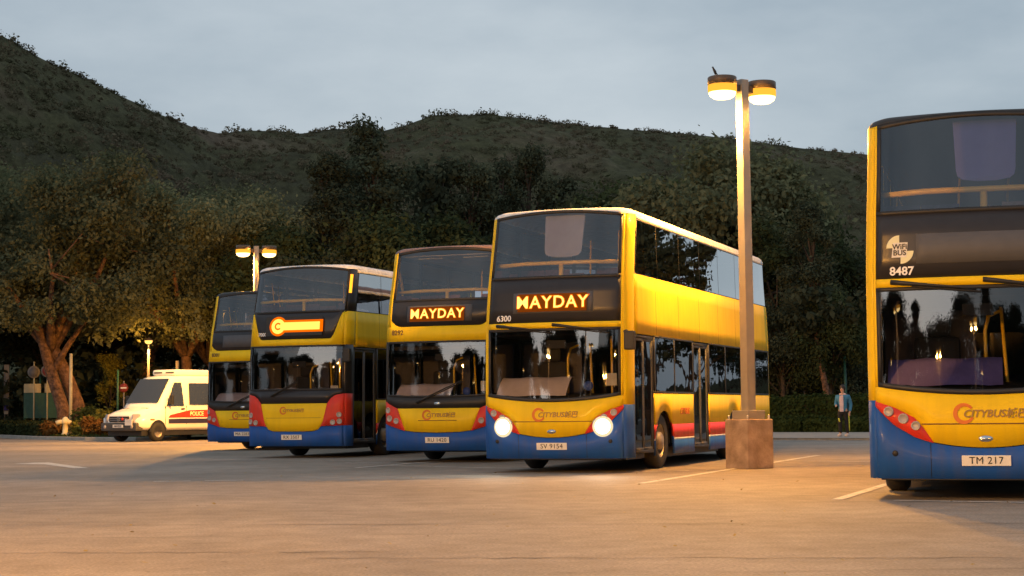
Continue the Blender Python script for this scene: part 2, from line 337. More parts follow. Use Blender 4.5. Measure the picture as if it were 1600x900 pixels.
for (x, y, a, pw) in ((-9.6, 6.5, 10, 4700), (6.5, -3, 40, 450), (-27, -5, 70, 2600), (-7, -17, 25, 900), (-20, -30, 0, 2000), (16, -24, 50, 900), (-38, 8, 15, 0), (-46, -12, 60, 0), (-34, -26, 30, 0), (-14, -44, 80, 0), (-55, 10, 45, 0), (-15, -7, 20, 0)):
    lamp_post((x, y), R(a), 'twin-headed street lamp in the car park behind the viewer', power=pw, group='street lamps behind the viewer')
# bird on the left head of the near lamp
bd = MB()
pts = [((0, 0, 0), .012), ((.01, 0, .03), .03), ((0, 0, .07), .036), ((-.025, 0, .12), .028), ((-.04, 0, .15), .022), ((-.048, 0, .175), .021), ((-.055, 0, .195), .008)]
bd.tube([p for p, r in pts], [r for p, r in pts], 10); bd.tube([(.02, 0, .04), (.07, 0, -.03), (.1, 0, -.06)], [.02, .014, .008], 6); bd.tube([(-.055, 0, .18), (-.085, 0, .175)], [.008, .002], 5)
bd.tube([(0, .012, -.03), (0, .012, .02)], .005, 5); bd.tube([(0, -.012, -.03), (0, -.012, .02)], .005, 5)
o = bd.build('bird', 'black'); o.scale = (.72, .72, .72); o.location = (3.53, 29.06, 6.755); tag(o, 'small dark bird perched on top of the left lamp head', 'bird')

# small garden lamp far left
t = thing('garden_lamp', 'slim lit single-headed lamp rising behind the police van', 'street lamp', (-16.3, 76.5, 0))
MB().tube([(0, 0, 0), (0, 0, 4.1)], [.07, .05], 8).build('pole', 'lamp_pole_paint', t)
hd = MB().lathe([(.0005, 4.42), (.08, 4.40), (.19, 4.30), (.2, 4.27)], 16).build('hood', 'lamp_bronze', t)
MB().lathe([(.18, 4.28), (.15, 4.17), (.06, 4.12), (.0005, 4.12)], 16).build('globe', 'sodium_soft', t)
ld = bpy.data.lights.new('sodium_light', 'POINT'); ld.energy = 600; ld.color = SODIUM; ld.shadow_soft_size = .15
lo = bpy.data.objects.new('sodium_light', ld); C.objects.link(lo); lo.parent = t; lo.location = (0, 0, 3.9)

# ------------------------------------------------------------------ police van
mat('van_white', (.80, .79, .74), .3, var=.03, scale=2, coat=.3)
mat('van_blue', (.03, .025, .06), .35, var=.08)
mat('van_grey', (.06, .06, .06), .6)
def van():
    t = thing('police_van', 'white police van with red stripe and roof unit, parked by the planting bed', 'van', (-14.35, 62.3, 0), -R(33)); L = 5.6
    # sections along y: (y, z_bottom, z_shoulder, z_top, half width bottom, half width top)
    def body(secs, nm, m):
        mb = MB(); n = 0; v = []
        for (y, z0, z1, z2, w0, w1) in secs:
            ring = [(-w0*.9, z0), (-w0, z0+.12), (-w0, z1), (-w1-.02, z2-.16), (-w1+.06, z2-.04), (-w1*.6, z2), (0, z2+.015)]
            ring += [(-x, z) for x, z in ring[-2::-1]]; n = len(ring); v += [(x, y, z) for x, z in ring]
        f = [(i*n+k, i*n+(k+1) % n, (i+1)*n+(k+1) % n, (i+1)*n+k) for i in range(len(secs)-1) for k in range(n)]
        f += [tuple(range(n)), tuple((len(secs)-1)*n+k for k in range(n))[::-1]]
        o = mb.add(v, f, 0, True).build(nm, m, t); return o
    body([(.06, .5, .78, .90, .78, .60), (.12, .45, .86, 1.02, .90, .72), (.45, .42, 1.0, 1.13, .97, .80), (1.05, .40, 1.12, 1.27, .985, .86), (1.14, .40, 1.16, 1.36, .985, .87),
          (1.45, .40, 1.2, 1.82, .99, .85), (1.82, .40, 1.2, 2.28, .99, .82), (2.05, .40, 1.2, 2.40, .99, .82), (2.6, .40, 1.2, 2.44, .99, .83), (4.6, .40, 1.2, 2.44, .99, .84), (5.5, .42, 1.2, 2.42, .97, .83), (5.6, .5, 1.2, 2.3, .92, .78)], 'body', 'van_white')
    def quad(nm, pts, m, parent=None, th=.012):
        mb = MB(); p = [Vector(q) for q in pts]; nn = (p[1]-p[0]).cross(p[2]-p[0]).normalized()*th; k = len(p)
        mb.add([q for q in p]+[q+nn for q in p], [tuple(range(k))[::-1], tuple(range(k, 2*k))]+[(i, (i+1) % k, k+(i+1) % k, k+i) for i in range(k)]); return mb.build(nm, m, parent or t)
    quad('windscreen', [(-.80, 1.17, 1.42), (.80, 1.17, 1.42), (.73, 1.82, 2.29), (-.73, 1.82, 2.29)], 'van_glass', th=.03)
    MB().rbox(-.90, .90, -.02, .35, .40, .70, .06).build('bumper', 'van_grey', t)
    MB().rbox(-.5, .5, -.005, .05, .73, .93, .03).build('grille', 'black', t)
    for z in (.79, .85): MB().rbox(-.44, .44, -.016, 0, z-.008, z+.008, .004).build('grille_slat', 'steel', t)
    em = MB().tube([(.075*math.cos(2*math.pi*k/20), -.02, .83+.075*math.sin(2*math.pi*k/20)) for k in range(21)], .008, 5, cap=False)
    for a in (90, 210, 330): em.tube([(0, -.02, .83), (.075*math.cos(R(a)), -.02, .83+.075*math.sin(R(a)))], .007, 5)
    em.build('grille_emblem', 'chrome', t)
    MB().lathe([(.0005, -.02), (.05, -.018), (.055, 0)], 14, 'y').build('round_badge', 'red', t).location = (.2, -.01, .83)
    for sg in (-1, 1):
        o = MB().rbox(-.15, .15, -.04, .10, -.16, .16, .05).build('headlight', 'lamp_lens', t); o.location = (sg*.74, .13, .86); o.rotation_euler = (R(-14), 0, sg*R(24))
        MB().lathe([(.0005, -.02), (.06, -.015), (.065, 0)], 12, 'y').build('fog_lamp', 'lamp_lens', t).location = (sg*.68, -.02, .55)
        m = MB().rbox(-.09, .09, -.05, .05, -.17, .17, .03).build('wing_mirror', 'black', t); m.location = (sg*1.12, 1.55, 1.52)
        quad('cab_window', [(sg*1.005, 1.42, 1.30), (sg*1.005, 2.32, 1.30), (sg*.885, 2.28, 2.16), (sg*.885, 1.92, 2.16)][::sg], 'van_glass')
        quad('side_window', [(sg*1.005, 2.62, 1.34), (sg*1.005, 4.1, 1.34), (sg*.895, 4.1, 2.14), (sg*.895, 2.68, 2.14)][::sg], 'van_glass')
        quad('side_window', [(sg*1.005, 4.14, 1.34), (sg*1.005, 5.3, 1.34), (sg*.895, 5.3, 2.14), (sg*.895, 4.14, 2.14)][::sg], 'van_glass')
        st = quad('red_stripe', [(sg*.994, 1.52, .86), (sg*.994, 5.45, .86), (sg*.994, 5.45, 1.17), (sg*.994, 2.6, 1.13), (sg*.994, 1.62, .96)][::sg], 'red')
        tx = link('stripe_text', text_mesh('POLICE', .22, .004, 0, .004), 'num_yellow', st); tx.matrix_local = Matrix.Translation((sg*1.012, 3.0, .995)) @ Matrix.Rotation(sg*math.pi/2, 4, 'Z') @ Matrix.Rotation(math.pi/2, 4, 'X')
        quad('white_line', [(sg*.9945, 1.53, .82), (sg*.9945, 5.45, .82), (sg*.9945, 5.45, .855), (sg*.9945, 1.53, .855)][::sg], 'white')
        quad('blue_stripe', [(sg*.994, 1.54, .65), (sg*.994, 5.45, .65), (sg*.994, 5.45, .815), (sg*.994, 1.54, .815)][::sg], 'van_blue')
        for yy in (1.38, 2.47, 3.9): MB().box(sg*.985-.012, sg*.985+.012, yy-.008, yy+.008, .62, 1.30).build('door_seam', 'black', t)
        quad('door_handle', [(sg*1.0, 2.18, 1.17), (sg*1.0, 2.36, 1.17), (sg*1.0, 2.36, 1.21), (sg*1.0, 2.18, 1.21)][::sg], 'black', th=.03)
        quad('side_lamp', [(sg*.97, .62, .78), (sg*.98, .82, .78), (sg*.98, .82, .83), (sg*.97, .62, .83)][::sg], 'marker_dull', th=.02)
        for y in (1.0, 4.35):
            w_ = MB().lathe([(.2, -.1), (.33, -.11), (.355, -.07), (.355, .07), (.33, .11), (.2, .1)], 22, 'x').build('wheel', 'rubber', t); w_.location = (sg*.9, y, .355)
            link('rim', MB().lathe([(.21, sg*.09), (.18, sg*.04), (.1, sg*.06), (.0005, sg*.08)], 18, 'x').mesh('rim'), 'rim', w_)
            n = 12; mb = MB(); v = [(sg*x, y+rr*math.cos(math.pi*k/n), .36+rr*math.sin(math.pi*k/n)) for x, rr in ((.992, .43), (1.0, .40), (.6, .40)) for k in range(n+1)]
            mb.add(v, [(a*(n+1)+k, a*(n+1)+k+1, (a+1)*(n+1)+k+1, (a+1)*(n+1)+k) for a in (0, 1) for k in range(n)]+[tuple(n+1+k for k in range(n+1))], 0).build('wheel_arch', 'black', t)
    MB().rbox(-.62, .62, 2.3, 5.2, 2.43, 2.66, .09, sm=True).build('roof_unit', 'van_white', t)
    for x in (-.3, .3): MB().box(x-.2, x+.2, 2.285, 2.31, 2.52, 2.57).build('roof_vent', 'black', t)
    for x in (-.45, .45): MB().rbox(x-.16, x+.16, .82, .92, 1.2, 1.232, .008).build('bonnet_vent', 'van_grey', t)
    p = MB().rbox(-.26, .26, -.045, -.02, .52, .63, .004).build('number_plate', 'plate_white', t)
    tx = link('plate_text', text_mesh('AM 8323', .1, .002, 0, .001), 'plate_black', p); tx.matrix_local = Matrix.Translation((0, -.048, .575)) @ Matrix.Rotation(math.pi/2, 4, 'X')
    MB().rbox(.36, .72, -.05, -.022, .60, .82, .006).build('notice_board', 'paper', t)
    MB().box(-.85, .85, .3, 5.4, .22, .42).build('underbody', 'black', t)
mat('num_yellow', (.85, .78, .45), .5, var=.02); mat('marker_dull', (.7, .12, .02), .4); mat('van_glass', (.022, .027, .034), .06, spec=.8, var=.05)
van()

# ------------------------------------------------------------------ hydrant, signs, posts
mat('cream_paint', (.74, .62, .34), .5, var=.1)
t = thing('fire_hydrant', 'cream fire hydrant at the edge of the planting bed', 'hydrant', (-18.35, 70.2, .0))
MB().lathe([(.20, 0), (.20, .07), (.13, .09), (.12, .18), (.15, .2), (.15, .24), (.115, .26), (.11, .62), (.15, .64), (.17, .70), (.16, .78), (.10, .88), (.04, .92), (.0005, .93)], 20).build('barrel', 'cream_paint', t)
for sg, l in ((-1, .36), (1, .22)):
    MB().tube([(0, 0, .72), (sg*l*.6, -.03, .72), (sg*l, -.04, .66)], [.085, .09, .10], 12).build('outlet', 'cream_paint', t)
mat('post_grey', (.22, .20, .19), .7); mat('post_dull', (.12, .12, .14), .7); mat('sign_dull_red', (.22, .03, .025), .7); mat('post_green', (.02, .10, .09), .5); mat('board_green', (.015, .085, .075), .6, var=.15); mat('post_cream', (.52, .46, .30), .6); mat('sign_red', (.55, .04, .03), .5); mat('sign_blue', (.05, .05, .35), .5)
def post(name, label, cat, x, y, h, r, m, z=0, group=None):
    t = thing(name, label, cat, (x, y, z), 0, group); MB().tube([(0, 0, 0), (0, 0, h)], [r, r*.9], 8).build('pole', m, t); MB().lathe([(r*1.6, 0), (r*1.5, .05), (r, .06)], 10).build('base_collar', m, t); return t
t = thing('sign_post', 'tall grey sign panel with a blue patch at the left edge', 'sign', (-25.6, 86.5, 0))
MB().box(-.13, .13, -.03, .03, 1.1, 3.55).build('panel', 'post_grey', t); q = MB().box(-.11, .11, -.045, -.033, 1.25, 1.65).build('blue_patch', 'sign_blue', t); MB().box(-.1, .1, -.043, -.033, 1.05, 1.2).build('white_patch', 'paper', t)
for x in (-.08, .08): MB().tube([(x, 0, 0), (x, 0, 1.12)], .03, 6).build('leg', 'post_grey', t)
t = thing('notice_hoarding', 'dark green board on posts standing on the grass at the far left', 'notice board', (-22.7, 82.5, .1), R(6))
MB().box(-.85, .85, -.03, .03, .75, 1.95).build('board', 'board_green', t); MB().box(-.85, -.05, -.04, .02, 1.97, 2.4).build('sand_panel', 'post_cream', t); MB().box(.12, .7, -.04, .02, 1.97, 2.4).build('sand_panel', 'post_cream', t)
for x in (-.83, -.1, .68, .84): MB().tube([(x, .06, -.1), (x, .06, 3.0 if x > .5 else (2.1 if x < -.5 else 3.1))], .045, 6).build('post', 'post_green', t)
for (dx, z, m, lb) in ((-.28, 2.95, 'post_dull', 'grey round sign above the dark green board'), (.36, 3.0, 'sign_dull_red', 'red round sign above the dark green board')):
    s = thing('road_sign', lb, 'road sign', (-22.7+dx, 82.1, .1))
    MB().tube([(0, 0, 0), (0, 0, z+.5)], .04, 6).build('pole', 'post_cream', s); d = MB().lathe([(.0005, 0), (.30, 0), (.30, -.02), (.0005, -.02)], 20, 'y').build('disc', 'post_grey', s); d.location = (0, -.05, z)
    e = MB().lathe([(.0005, 0), (.23, 0), (.23, -.006), (.0005, -.006)], 20, 'y').build('face', m, d); e.location = (0, -.022, 0)
post('pole', 'pale slim pole before the leaning tree trunk', 'pole', -19.2, 74.3, 3.55, .075, 'post_cream', .1)
post('pole', 'green-grey pole left of the police van roof', 'pole', -17.9, 77.5, 2.9, .05, 'post_green', .1)
post('pole', 'pale wide post right of the slim lamp behind the police van', 'pole', -15.3, 78.0, 3.3, .09, 'post_grey', .1)
post('pole', 'thin pale pole behind the right hedge near the leaning trunk', 'pole', 12.5, 73.5, 3.3, .05, 'post_grey', .1)
post('pole', 'dark green post above the person at the hedge', 'pole', 13.9, 71.6, 3.0, .06, 'post_green', .1)
s = thing('road_sign', 'small red and white sign left of the police van', 'road sign', (-17.1, 75.2, .1)); MB().tube([(0, 0, 0), (0, 0, 2.35)], .03, 6).build('pole', 'post_grey', s)
d = MB().lathe([(.0005, 0), (.2, 0), (.2, -.015), (.0005, -.015)], 16, 'y').build('disc', 'sign_dull_red', s); d.location = (0, -.04, 2.05); MB().box(-.13, .13, -.024, -.016, -.03, .03).build('bar', 'paper', d)
for i, (x, y, ln, lb) in enumerate(((-22.0, 86.5, 4.2, 'long low pale bench on the grass behind the green board'), (-20.2, 83.0, 2.6, 'short low pale bench on the grass right of the green board'))):
    s = thing('bench', lb, 'bench', (x, y, .1)); MB().rbox(-ln/2, ln/2, -.25, .25, .36, .46, .02).build('seat', 'post_cream', s)
    for q in (-ln/2+.3, ln/2-.3): MB().rbox(q-.12, q+.12, -.22, .22, 0, .36, .02).build('leg', 'concrete', s)
# ------------------------------------------------------------------ double-decker buses
def sst(a, b, x): t = min(1, max(0, (x-a)/(b-a))); return t*t*(3-2*t)
def lerp_table(tab, x):
    if x <= tab[0][0]: return tab[0][1]
    for (a, p), (b, q) in zip(tab, tab[1:]):
        if x <= b: return p + (q-p)*(x-a)/(b-a) if b > a else q
    return tab[-1][1]
class Surf:
    """walls of a bus body: u runs round the body from the middle of the front, z up"""
    def __init__(s, L, w=1.28, rf=.23, b=.09, rr=.22, lean=((0, .05), (.6, 0), (2.3, .05), (3.2, .16), (4.4, .46)), tum=.03, ztop=4.27):
        s.L, s.w, s.lean, s.tum, s.zt = L, w, lean, tum, ztop
        P = []
        for i in range(21): x = (w-rf)*i/20; P.append((x, b*(i/20)**2))
        A = P[-1]; k = (w, b+2*b/(w-rf)*rf*.8); B = (w, b+rf+.14)
        for i in range(1, 13): t = i/12; P.append(tuple((1-t)**2*A[j]+2*t*(1-t)*k[j]+t*t*B[j] for j in (0, 1)))
        s.yB = B[1]
        P.append((w, L-rr))
        for i in range(1, 9): t = i/8; P.append(tuple((1-t)**2*(w, L-rr)[j]+2*t*(1-t)*(w, L)[j]+t*t*(w-rr, L)[j] for j in (0, 1)))
        P.append((0, L)); s.P = P; U = [0]
        for a, c in zip(P, P[1:]): U.append(U[-1]+math.dist(a, c))
        s.U = U; s.uF = U[20]; s.uB = U[32]; s.uR = U[33]; s.uE = U[41]; s.tot = U[-1]
    def us(s, y): return s.uB + y - s.yB
    def xy(s, u):
        a = abs(u); sg = 1 if u >= 0 else -1; i = int(np.searchsorted(s.U, a)); i = min(max(i, 1), len(s.U)-1)
        t = (a-s.U[i-1])/(s.U[i]-s.U[i-1]); p, q = s.P[i-1], s.P[i]
        return sg*(p[0]+(q[0]-p[0])*t), p[1]+(q[1]-p[1])*t
    def nrm(s, u):
        e = .02; a = s.xy(u-e); b = s.xy(u+e)
        if abs(u) > s.tot-.05: return (0, 1)
        dx, dy = b[0]-a[0], b[1]-a[1]; l = math.hypot(dx, dy); return dy/l, -dx/l
    def __call__(s, u, z, off=0):
        x, y = s.xy(u); n = s.nrm(u); x += n[0]*off; y += n[1]*off
        wf = 1-sst(.1, 2.2, y); y += lerp_table(s.lean, z)*wf
        wr = sst(s.L-1.5, s.L, y); y -= .25*sst(2.4, 4.4, z)*wr
        x *= 1-s.tum*sst(2.3, 4.3, z)
        return (x, y, z)
    def ztop(s, u): return s.zt + .09*max(0, 1-(abs(u)/1.2)**2)
    def grid(s, mb, u0, u1, lo, hi, off=0, th=.03, nu=None, nz=None, mi=(0, 1)):
        if u1 < u0: u0, u1 = u1, u0
        nu = nu or max(1, min(40, int(math.ceil((u1-u0)/.09)) if min(abs(u0), abs(u1)) < s.uB or max(abs(u0), abs(u1)) > s.uR else int(math.ceil((u1-u0)/.7))))
        fl = lo if callable(lo) else (lambda u: lo); fh = hi if callable(hi) else (lambda u: hi)
        nz = nz or max(1, int(abs(fh((u0+u1)/2)-fl((u0+u1)/2))/.3)+1)
        v = []; f = []; mis = []
        for layer in ((0, 1) if th else (0,)):
            for i in range(nu+1):
                u = u0+(u1-u0)*i/nu; a, b = fl(u), fh(u); b = max(a+.0008, b)
                for j in range(nz+1): v.append(s(u, a+(b-a)*j/nz, off-(th if layer else 0)))
        M = (nu+1)*(nz+1); q = nz+1
        for i in range(nu):
            for j in range(nz):
                f.append((i*q+j, (i+1)*q+j, (i+1)*q+j+1, i*q+j+1)); mis.append(mi[0])
                if th: f.append((M+i*q+j, M+i*q+j+1, M+(i+1)*q+j+1, M+(i+1)*q+j)); mis.append(mi[1])
        if th:
            for i in range(nu):
                for j in (0, nz): f.append((i*q+j, (i+1)*q+j, M+(i+1)*q+j, M+i*q+j)); mis.append(mi[0])
            for j in range(nz):
                for i in (0, nu): f.append((i*q+j, i*q+j+1, M+i*q+j+1, M+i*q+j)); mis.append(mi[0])
        mb.add(v, f, mis, True); return mb

class Bus:
    def __init__(b, label, loc, ang, L=11.3, **kw):
        b.S = Surf(L, **kw); b.L = L
        b.root = thing('double_decker_bus', label, 'bus', (loc[0], loc[1], 0), -ang, 'double-decker buses in the parking bays')
    def patch(b, name, u0, u1, lo, hi, m, off=0, th=.03, parent=None, **k):
        mb = MB(); b.S.grid(mb, u0, u1, lo, hi, off, th, **k)
        o = mb.build(name, [m, 'liner'] if th else [m], parent or b.root)
        for p in o.data.polygons: p.use_smooth = True
        return o
    def frame(b, name, u0, u1, lo, hi, bd, m='black', off=.004, th=.03, bl=None, parent=None):
        fl = lo if callable(lo) else (lambda u: lo); fh = hi if callable(hi) else (lambda u: hi); bl = bl or bd
        mb = MB(); S = b.S
        S.grid(mb, u0, u1, fl, lambda u: fl(u)+bl, off, th, mi=(0, 0)); S.grid(mb, u0, u1, lambda u: fh(u)-bd, fh, off, th, mi=(0, 0))
        S.grid(mb, u0, u0+bd, lambda u: fl(u)+bl, lambda u: fh(u)-bd, off, th, mi=(0, 0)); S.grid(mb, u1-bd, u1, lambda u: fl(u)+bl, lambda u: fh(u)-bd, off, th, mi=(0, 0))
        return mb.build(name, m, parent or b.root)
    def rot(b, u, z):
        n = b.S.nrm(u); p, q = b.S(u, z-.05), b.S(u, z+.05)
        dy = -(n[0]*(q[0]-p[0])+n[1]*(q[1]-p[1])); return Matrix.Rotation(math.atan2(n[0], -n[1]), 4, 'Z') @ Matrix.Rotation(math.atan2(.1, dy), 4, 'X')
    def put(b, o, u, z, off):
        o.matrix_local = Matrix.Translation(b.S(u, z, off)) @ b.rot(u, z); return o
    def text(b, name, body, size, u, z, m, off=.012, parent=None, **k):
        return b.put(link(name, text_mesh(body, size, **k), m, parent or b.root), u, z, off)
    def shape(b, name, mb, u, z, m, off=.008, parent=None): return b.put(mb.build(name, m, parent or b.root), u, z, off)
    def roof(b, m):
        S = b.S; n = 150; us = []
        for i in range(n):
            us.append(-S.tot + 2*S.tot*i/n)
        us = sorted(set(us + [k*.06 for k in range(-28, 29)])); n = len(us)
        mb = MB(); v = []; f = []; rings = ((0, 0), (.015, .3), (.05, .6), (.12, .85), (.25, .95), (.62, 1.0))
        for ins, t in rings:
            for u in us:
                x, y, z = S(u, S.ztop(u)); z = z+.003 + (S.zt+.125-z)*t
                x *= (S.w-ins)/S.w; y = S.L/2+(y-S.L/2)*(S.L/2-ins)/(S.L/2); v.append((x, y, z))
        for k in range(len(rings)-1):
            for i in range(n): f.append((k*n+i, k*n+(i+1) % n, (k+1)*n+(i+1) % n, (k+1)*n+i))
        K = (len(rings)-1)*n
        f.append(tuple(K+i for i in range(n)))
        mb.add(v, f, 0, True); o = mb.build('roof', m, b.root); return o
    def wheel(b, x, y, r=.48, tw=.28):
        s = 1 if x > 0 else -1; h = tw/2
        mb = MB().lathe([(r-.20, -h+.02), (r-.05, -h), (r, -h+.05), (r, h-.05), (r-.05, h), (r-.19, h-.015)], 28, 'x')
        t = mb.build('wheel', 'rubber', b.root); t.location = (x, y, r)
        rm = MB().lathe([(r-.185, s*(h-.03)), (r-.21, s*(h-.10)), (.17, s*(h-.13)), (.15, s*(h-.02)), (.09, s*(h+.02)), (.001, s*(h+.02))], 24, 'x')
        for k in range(10):
            a = 2*math.pi*k/10; rm.tube([(s*(h-.13), .21*math.cos(a), .21*math.sin(a)), (s*(h-.085), .21*math.cos(a), .21*math.sin(a))], .016, 6)
        link('rim', rm.mesh('rim'), 'rim', t); return t
    def seats(b, rows, zf, mt):
        mb = MB(); mb.rbox(-.22, .22, 0, .42, .38, .48, .03, 0); 
        mb.add([(-.22, .38, .45), (.22, .38, .45), (.22, .52, 1.12), (-.22, .52, 1.12), (-.22, .46, .45), (.22, .46, .45), (.21, .58, 1.10), (-.21, .58, 1.10)],
               [(0, 1, 2, 3), (5, 4, 7, 6), (0, 4, 5, 1), (3, 2, 6, 7), (1, 5, 6, 2), (0, 3, 7, 4)], 0); mb.box(-.05, .05, .15, .3, 0, .38, 1)
        me = mb.mesh('seat'); me.materials.append(MATS[mt]); me.materials.append(MATS['steel'])
        for y in rows:
            for x in (-.93, -.47, .47, .93):
                o = link('seat', me, None, b.root); o.location = (x, y, zf)
    def interior(b, cover, blind=None, dz=0, rows=(1.3, 2.15, 3.0, 3.85, 4.7, 5.55, 6.4, 7.25, 8.1, 9.0), mt='seat_cloth', seatlow=True, cloth_w=(-1.05, .2), rail=True):
        rt = b.root; L = b.L; zf = 2.36+dz
        MB().box(-1.17, 1.17, .5, L-.15, zf-.08, zf).build('upper_floor', 'liner_floor', rt)
        MB().box(-1.17, 1.17, .45, L-.15, .3, .36).build('lower_floor', 'liner_floor', rt)
        b.seats(rows, zf, mt)
        if seatlow: b.seats((5.9, 6.8, 7.7), .36, mt)
        if rail:
            S = b.S; z = zf+1.12; y = S(0, z)[1]+.22
            MB().tube([(-1.12, y+.1, z-.02), (-.6, y+.01, z), (0, y, z), (.6, y+.01, z), (1.12, y+.1, z-.02)], .036).build('handrail', 'rail', rt)
            MB().tube([(.05, y+.02, z), (.05, y-.03, zf+.5)], .042).build('handrail', 'rail', rt)
            for x, yy in ((.62, 1.9), (-.3, 3.2), (.3, 4.6)):
                MB().tube([(x, yy, zf), (x, yy, zf+1.1), (x+.05, yy-.1, zf+1.75)], .018).build('grab_pole', 'rail', rt)
        if blind:
            pr = [(-.35, .36), (-.325, -.24), (-.31, -.31), (-.26, -.35), (-.1, -.37), (.1, -.37), (.26, -.35), (.31, -.31), (.325, -.24), (.35, .36)]; n_ = len(pr)
            o = MB().add([(x, -.006+.03*(1-(x/.36)**2), z) for x, z in pr]+[(x, .006+.03*(1-(x/.36)**2), z) for x, z in pr], [tuple(range(n_)), tuple(range(n_, 2*n_))[::-1]]+[(i, (i+1) % n_, n_+(i+1) % n_, n_+i) for i in range(n_)]).build('sun_blind', blind, rt); zc = b.S.zt-.33; o.location = (.02+(.06 if L > 0 else 0), b.S(0, zc)[1]+.2, zc)
            o.rotation_euler = (R(-14), 0, 0)
        # driver's place (viewer's left) and front platform
        mb = MB(); n = 14; v = []; f = []; prof = [(.16, 1.12), (.2, 1.24), (.42, 1.30), (.62, 1.27), (.66, .95), (.62, .4)]
        for i in range(n+1):
            x = -1.14+2.28*i/n; yy = b.S.xy(x)[1]
            for (a, z) in prof: v.append((x, yy+a, z))
        for i in range(n):
            for k in range(len(prof)-1): q = len(prof); f.append((i*q+k, (i+1)*q+k, (i+1)*q+k+1, i*q+k+1))
        mb.add(v, f, 0, True).build('dashboard', 'dash', rt)
        if cover:
            rng = random.Random(5); mb = MB(); v = []; f = []; n = 18; q = 9
            for i in range(n+1):
                x = cloth_w[0]+(cloth_w[1]-cloth_w[0])*i/n; yy = b.S.xy(max(-1.14, min(1.14, x)))[1]
                for k in range(q):
                    t = k/(q-1); v.append((x, yy+.15+.62*t, 1.27+.31*math.sin(min(1, t*1.25)*math.pi*.55)+rng.uniform(-.004, .004)+.008*math.sin(i*.7+k*.5)))
            for i in range(n):
                for k in range(q-1): f.append((i*q+k, (i+1)*q+k, (i+1)*q+k+1, i*q+k+1))
            mb.add(v, f, 0, True).build('dash_cover', cover, rt)
        sw = MB(); sw.tube([(.23*math.cos(a), .23*math.sin(a), 0) for a in [2*math.pi*k/24 for k in range(25)]], .018, 6, cap=False)
        for a in (0, 2.1, 4.2): sw.tube([(0, 0, -.04), (.22*math.cos(a), .22*math.sin(a), 0)], .015, 5)
        sw.tube([(0, 0, -.45), (0, 0, -.03)], .04, 8)
        o = sw.build('steering_wheel', 'dash', rt); o.location = (-.62, 1.0, 1.42); o.rotation_euler = (R(28), 0, 0)
        ds = MB().rbox(-.26, .26, 0, .5, .42, .56, .05).rbox(-.27, .27, .42, .58, .5, 1.42, .06).rbox(-.16, .16, .44, .56, 1.42, 1.68, .05).box(-.08, .08, .15, .35, 0, .42)
        o = ds.build('driver_seat', 'dash', rt); o.location = (-.55, 1.25, .45)
        MB().box(-1.18, -.1, 2.0, 2.05, .36, 2.2).build('cab_bulkhead', 'liner', rt)
        MB().tube([(.02, .85, .5), (.02, .85, 1.9), (.06, .88, 2.06), (.18, .95, 2.12)], .021).build('grab_pole', 'rail', rt)
        MB().tube([(.30, 1.5, .4), (.2, 1.5, 2.2)], .021).build('grab_pole', 'rail', rt)
        MB().tube([(.82, .75, .4), (.82, .75, 2.25)], .021).build('grab_pole', 'rail', rt)
        MB().rbox(-.17, .17, 0, .03, -.07, .07, .012).build('cab_mirror', 'dash', rt).location = (-.05, .42, 2.12)
        o = MB().lathe([(.001, 0), (.08, 0), (.08, .006), (.001, .006)], 16, 'z').build('round_sticker', 'blue_disc', rt); b.put(o, .62, 1.42, -.03)
        b.put(MB().box(-.09, .09, -.1, .1, 0, .01).build('notice', 'paper', rt), 1.0, 1.52, -.035)
    def sides(b, z, doors=True, upper='side_glass', black_front=False, rear=True):
        """z: skirt, blue top, red top, window bottom, window top, upper window bottom, upper window top"""
        S = b.S; us = S.us; k0, kb, kr, w0, w1, g0, g1 = z; L = b.L; ye = L-.22
        ax = (2.35, L-3.75, L-2.4)
        def arch(u):
            y = abs(u)-S.uB+S.yB; h = 0
            for a in ax:
                d = abs(y-a)
                if d < .6: h = max(h, .06+math.sqrt(max(0, .36-d*d))*.93+.38)
            return h
        for sg in (1, -1):
            def U(y): return sg*us(y)
            segs = [(1.72, 4.46), (5.68, ye)] if (sg > 0 and doors) else [(.55, ye)]
            for (a, c) in segs:
                for nm, lo, hi, m in (('skirt_panel', k0, kb, 'blue'), ('white_stripe', kb, kb+.03, 'white'), ('red_stripe', kb+.03, kr, 'red'), ('side_panel', kr, w0, 'yellow')):
                    mb = MB(); nn = max(4, int((c-a)/.06))
                    S.grid(mb, U(a), U(c), lambda u: max(lo, arch(u)), lambda u: max(hi, arch(u)), 0, .03, nu=nn, nz=1)
                    mb.build(nm, [m, 'liner'], b.root)
                # lower windows
                n = max(1, round((c-a)/1.5)); 
                cuts = [a+(c-a)*i/n for i in range(n+1)]
                for i in range(n):
                    p = b.patch('window', U(cuts[i]+.03), U(cuts[i+1]-.03), w0+.02, w1-.02, 'dark_glass', 0, 0)
                fm = MB(); S.grid(fm, U(a), U(c), w0, w0+.03, .003, .03, mi=(0, 0)); S.grid(fm, U(a), U(c), w1-.03, w1, .003, .03, mi=(0, 0))
                for y in cuts: 
                    y = min(max(y, a+.035), c-.035); S.grid(fm, U(y-.035), U(y+.035), w0+.03, w1-.03, .003, .03, mi=(0, 0))
                fm.build('window_frame', 'black', b.root)
            b.patch('upper_side_panel', U(.45), U(ye), w1, g0, 'yellow')
            if sg > 0:
                for k in range(6): b.patch('panel_seam', U(1.9+1.55*k), U(1.908+1.55*k), w1+.02, g0-.02, 'crease', .002, .003)
            b.patch('roof_edge', U(.45), U(ye), g1, S.zt, 'roof_white')
            a, c = .55, ye-.05; n = 7; cuts = [a+(c-a)*i/n for i in range(n+1)]
            for i in range(n): b.patch('upper_window', U(cuts[i]+.012), U(cuts[i+1]-.012), g0+.015, g1-.015, upper, .002, 0)
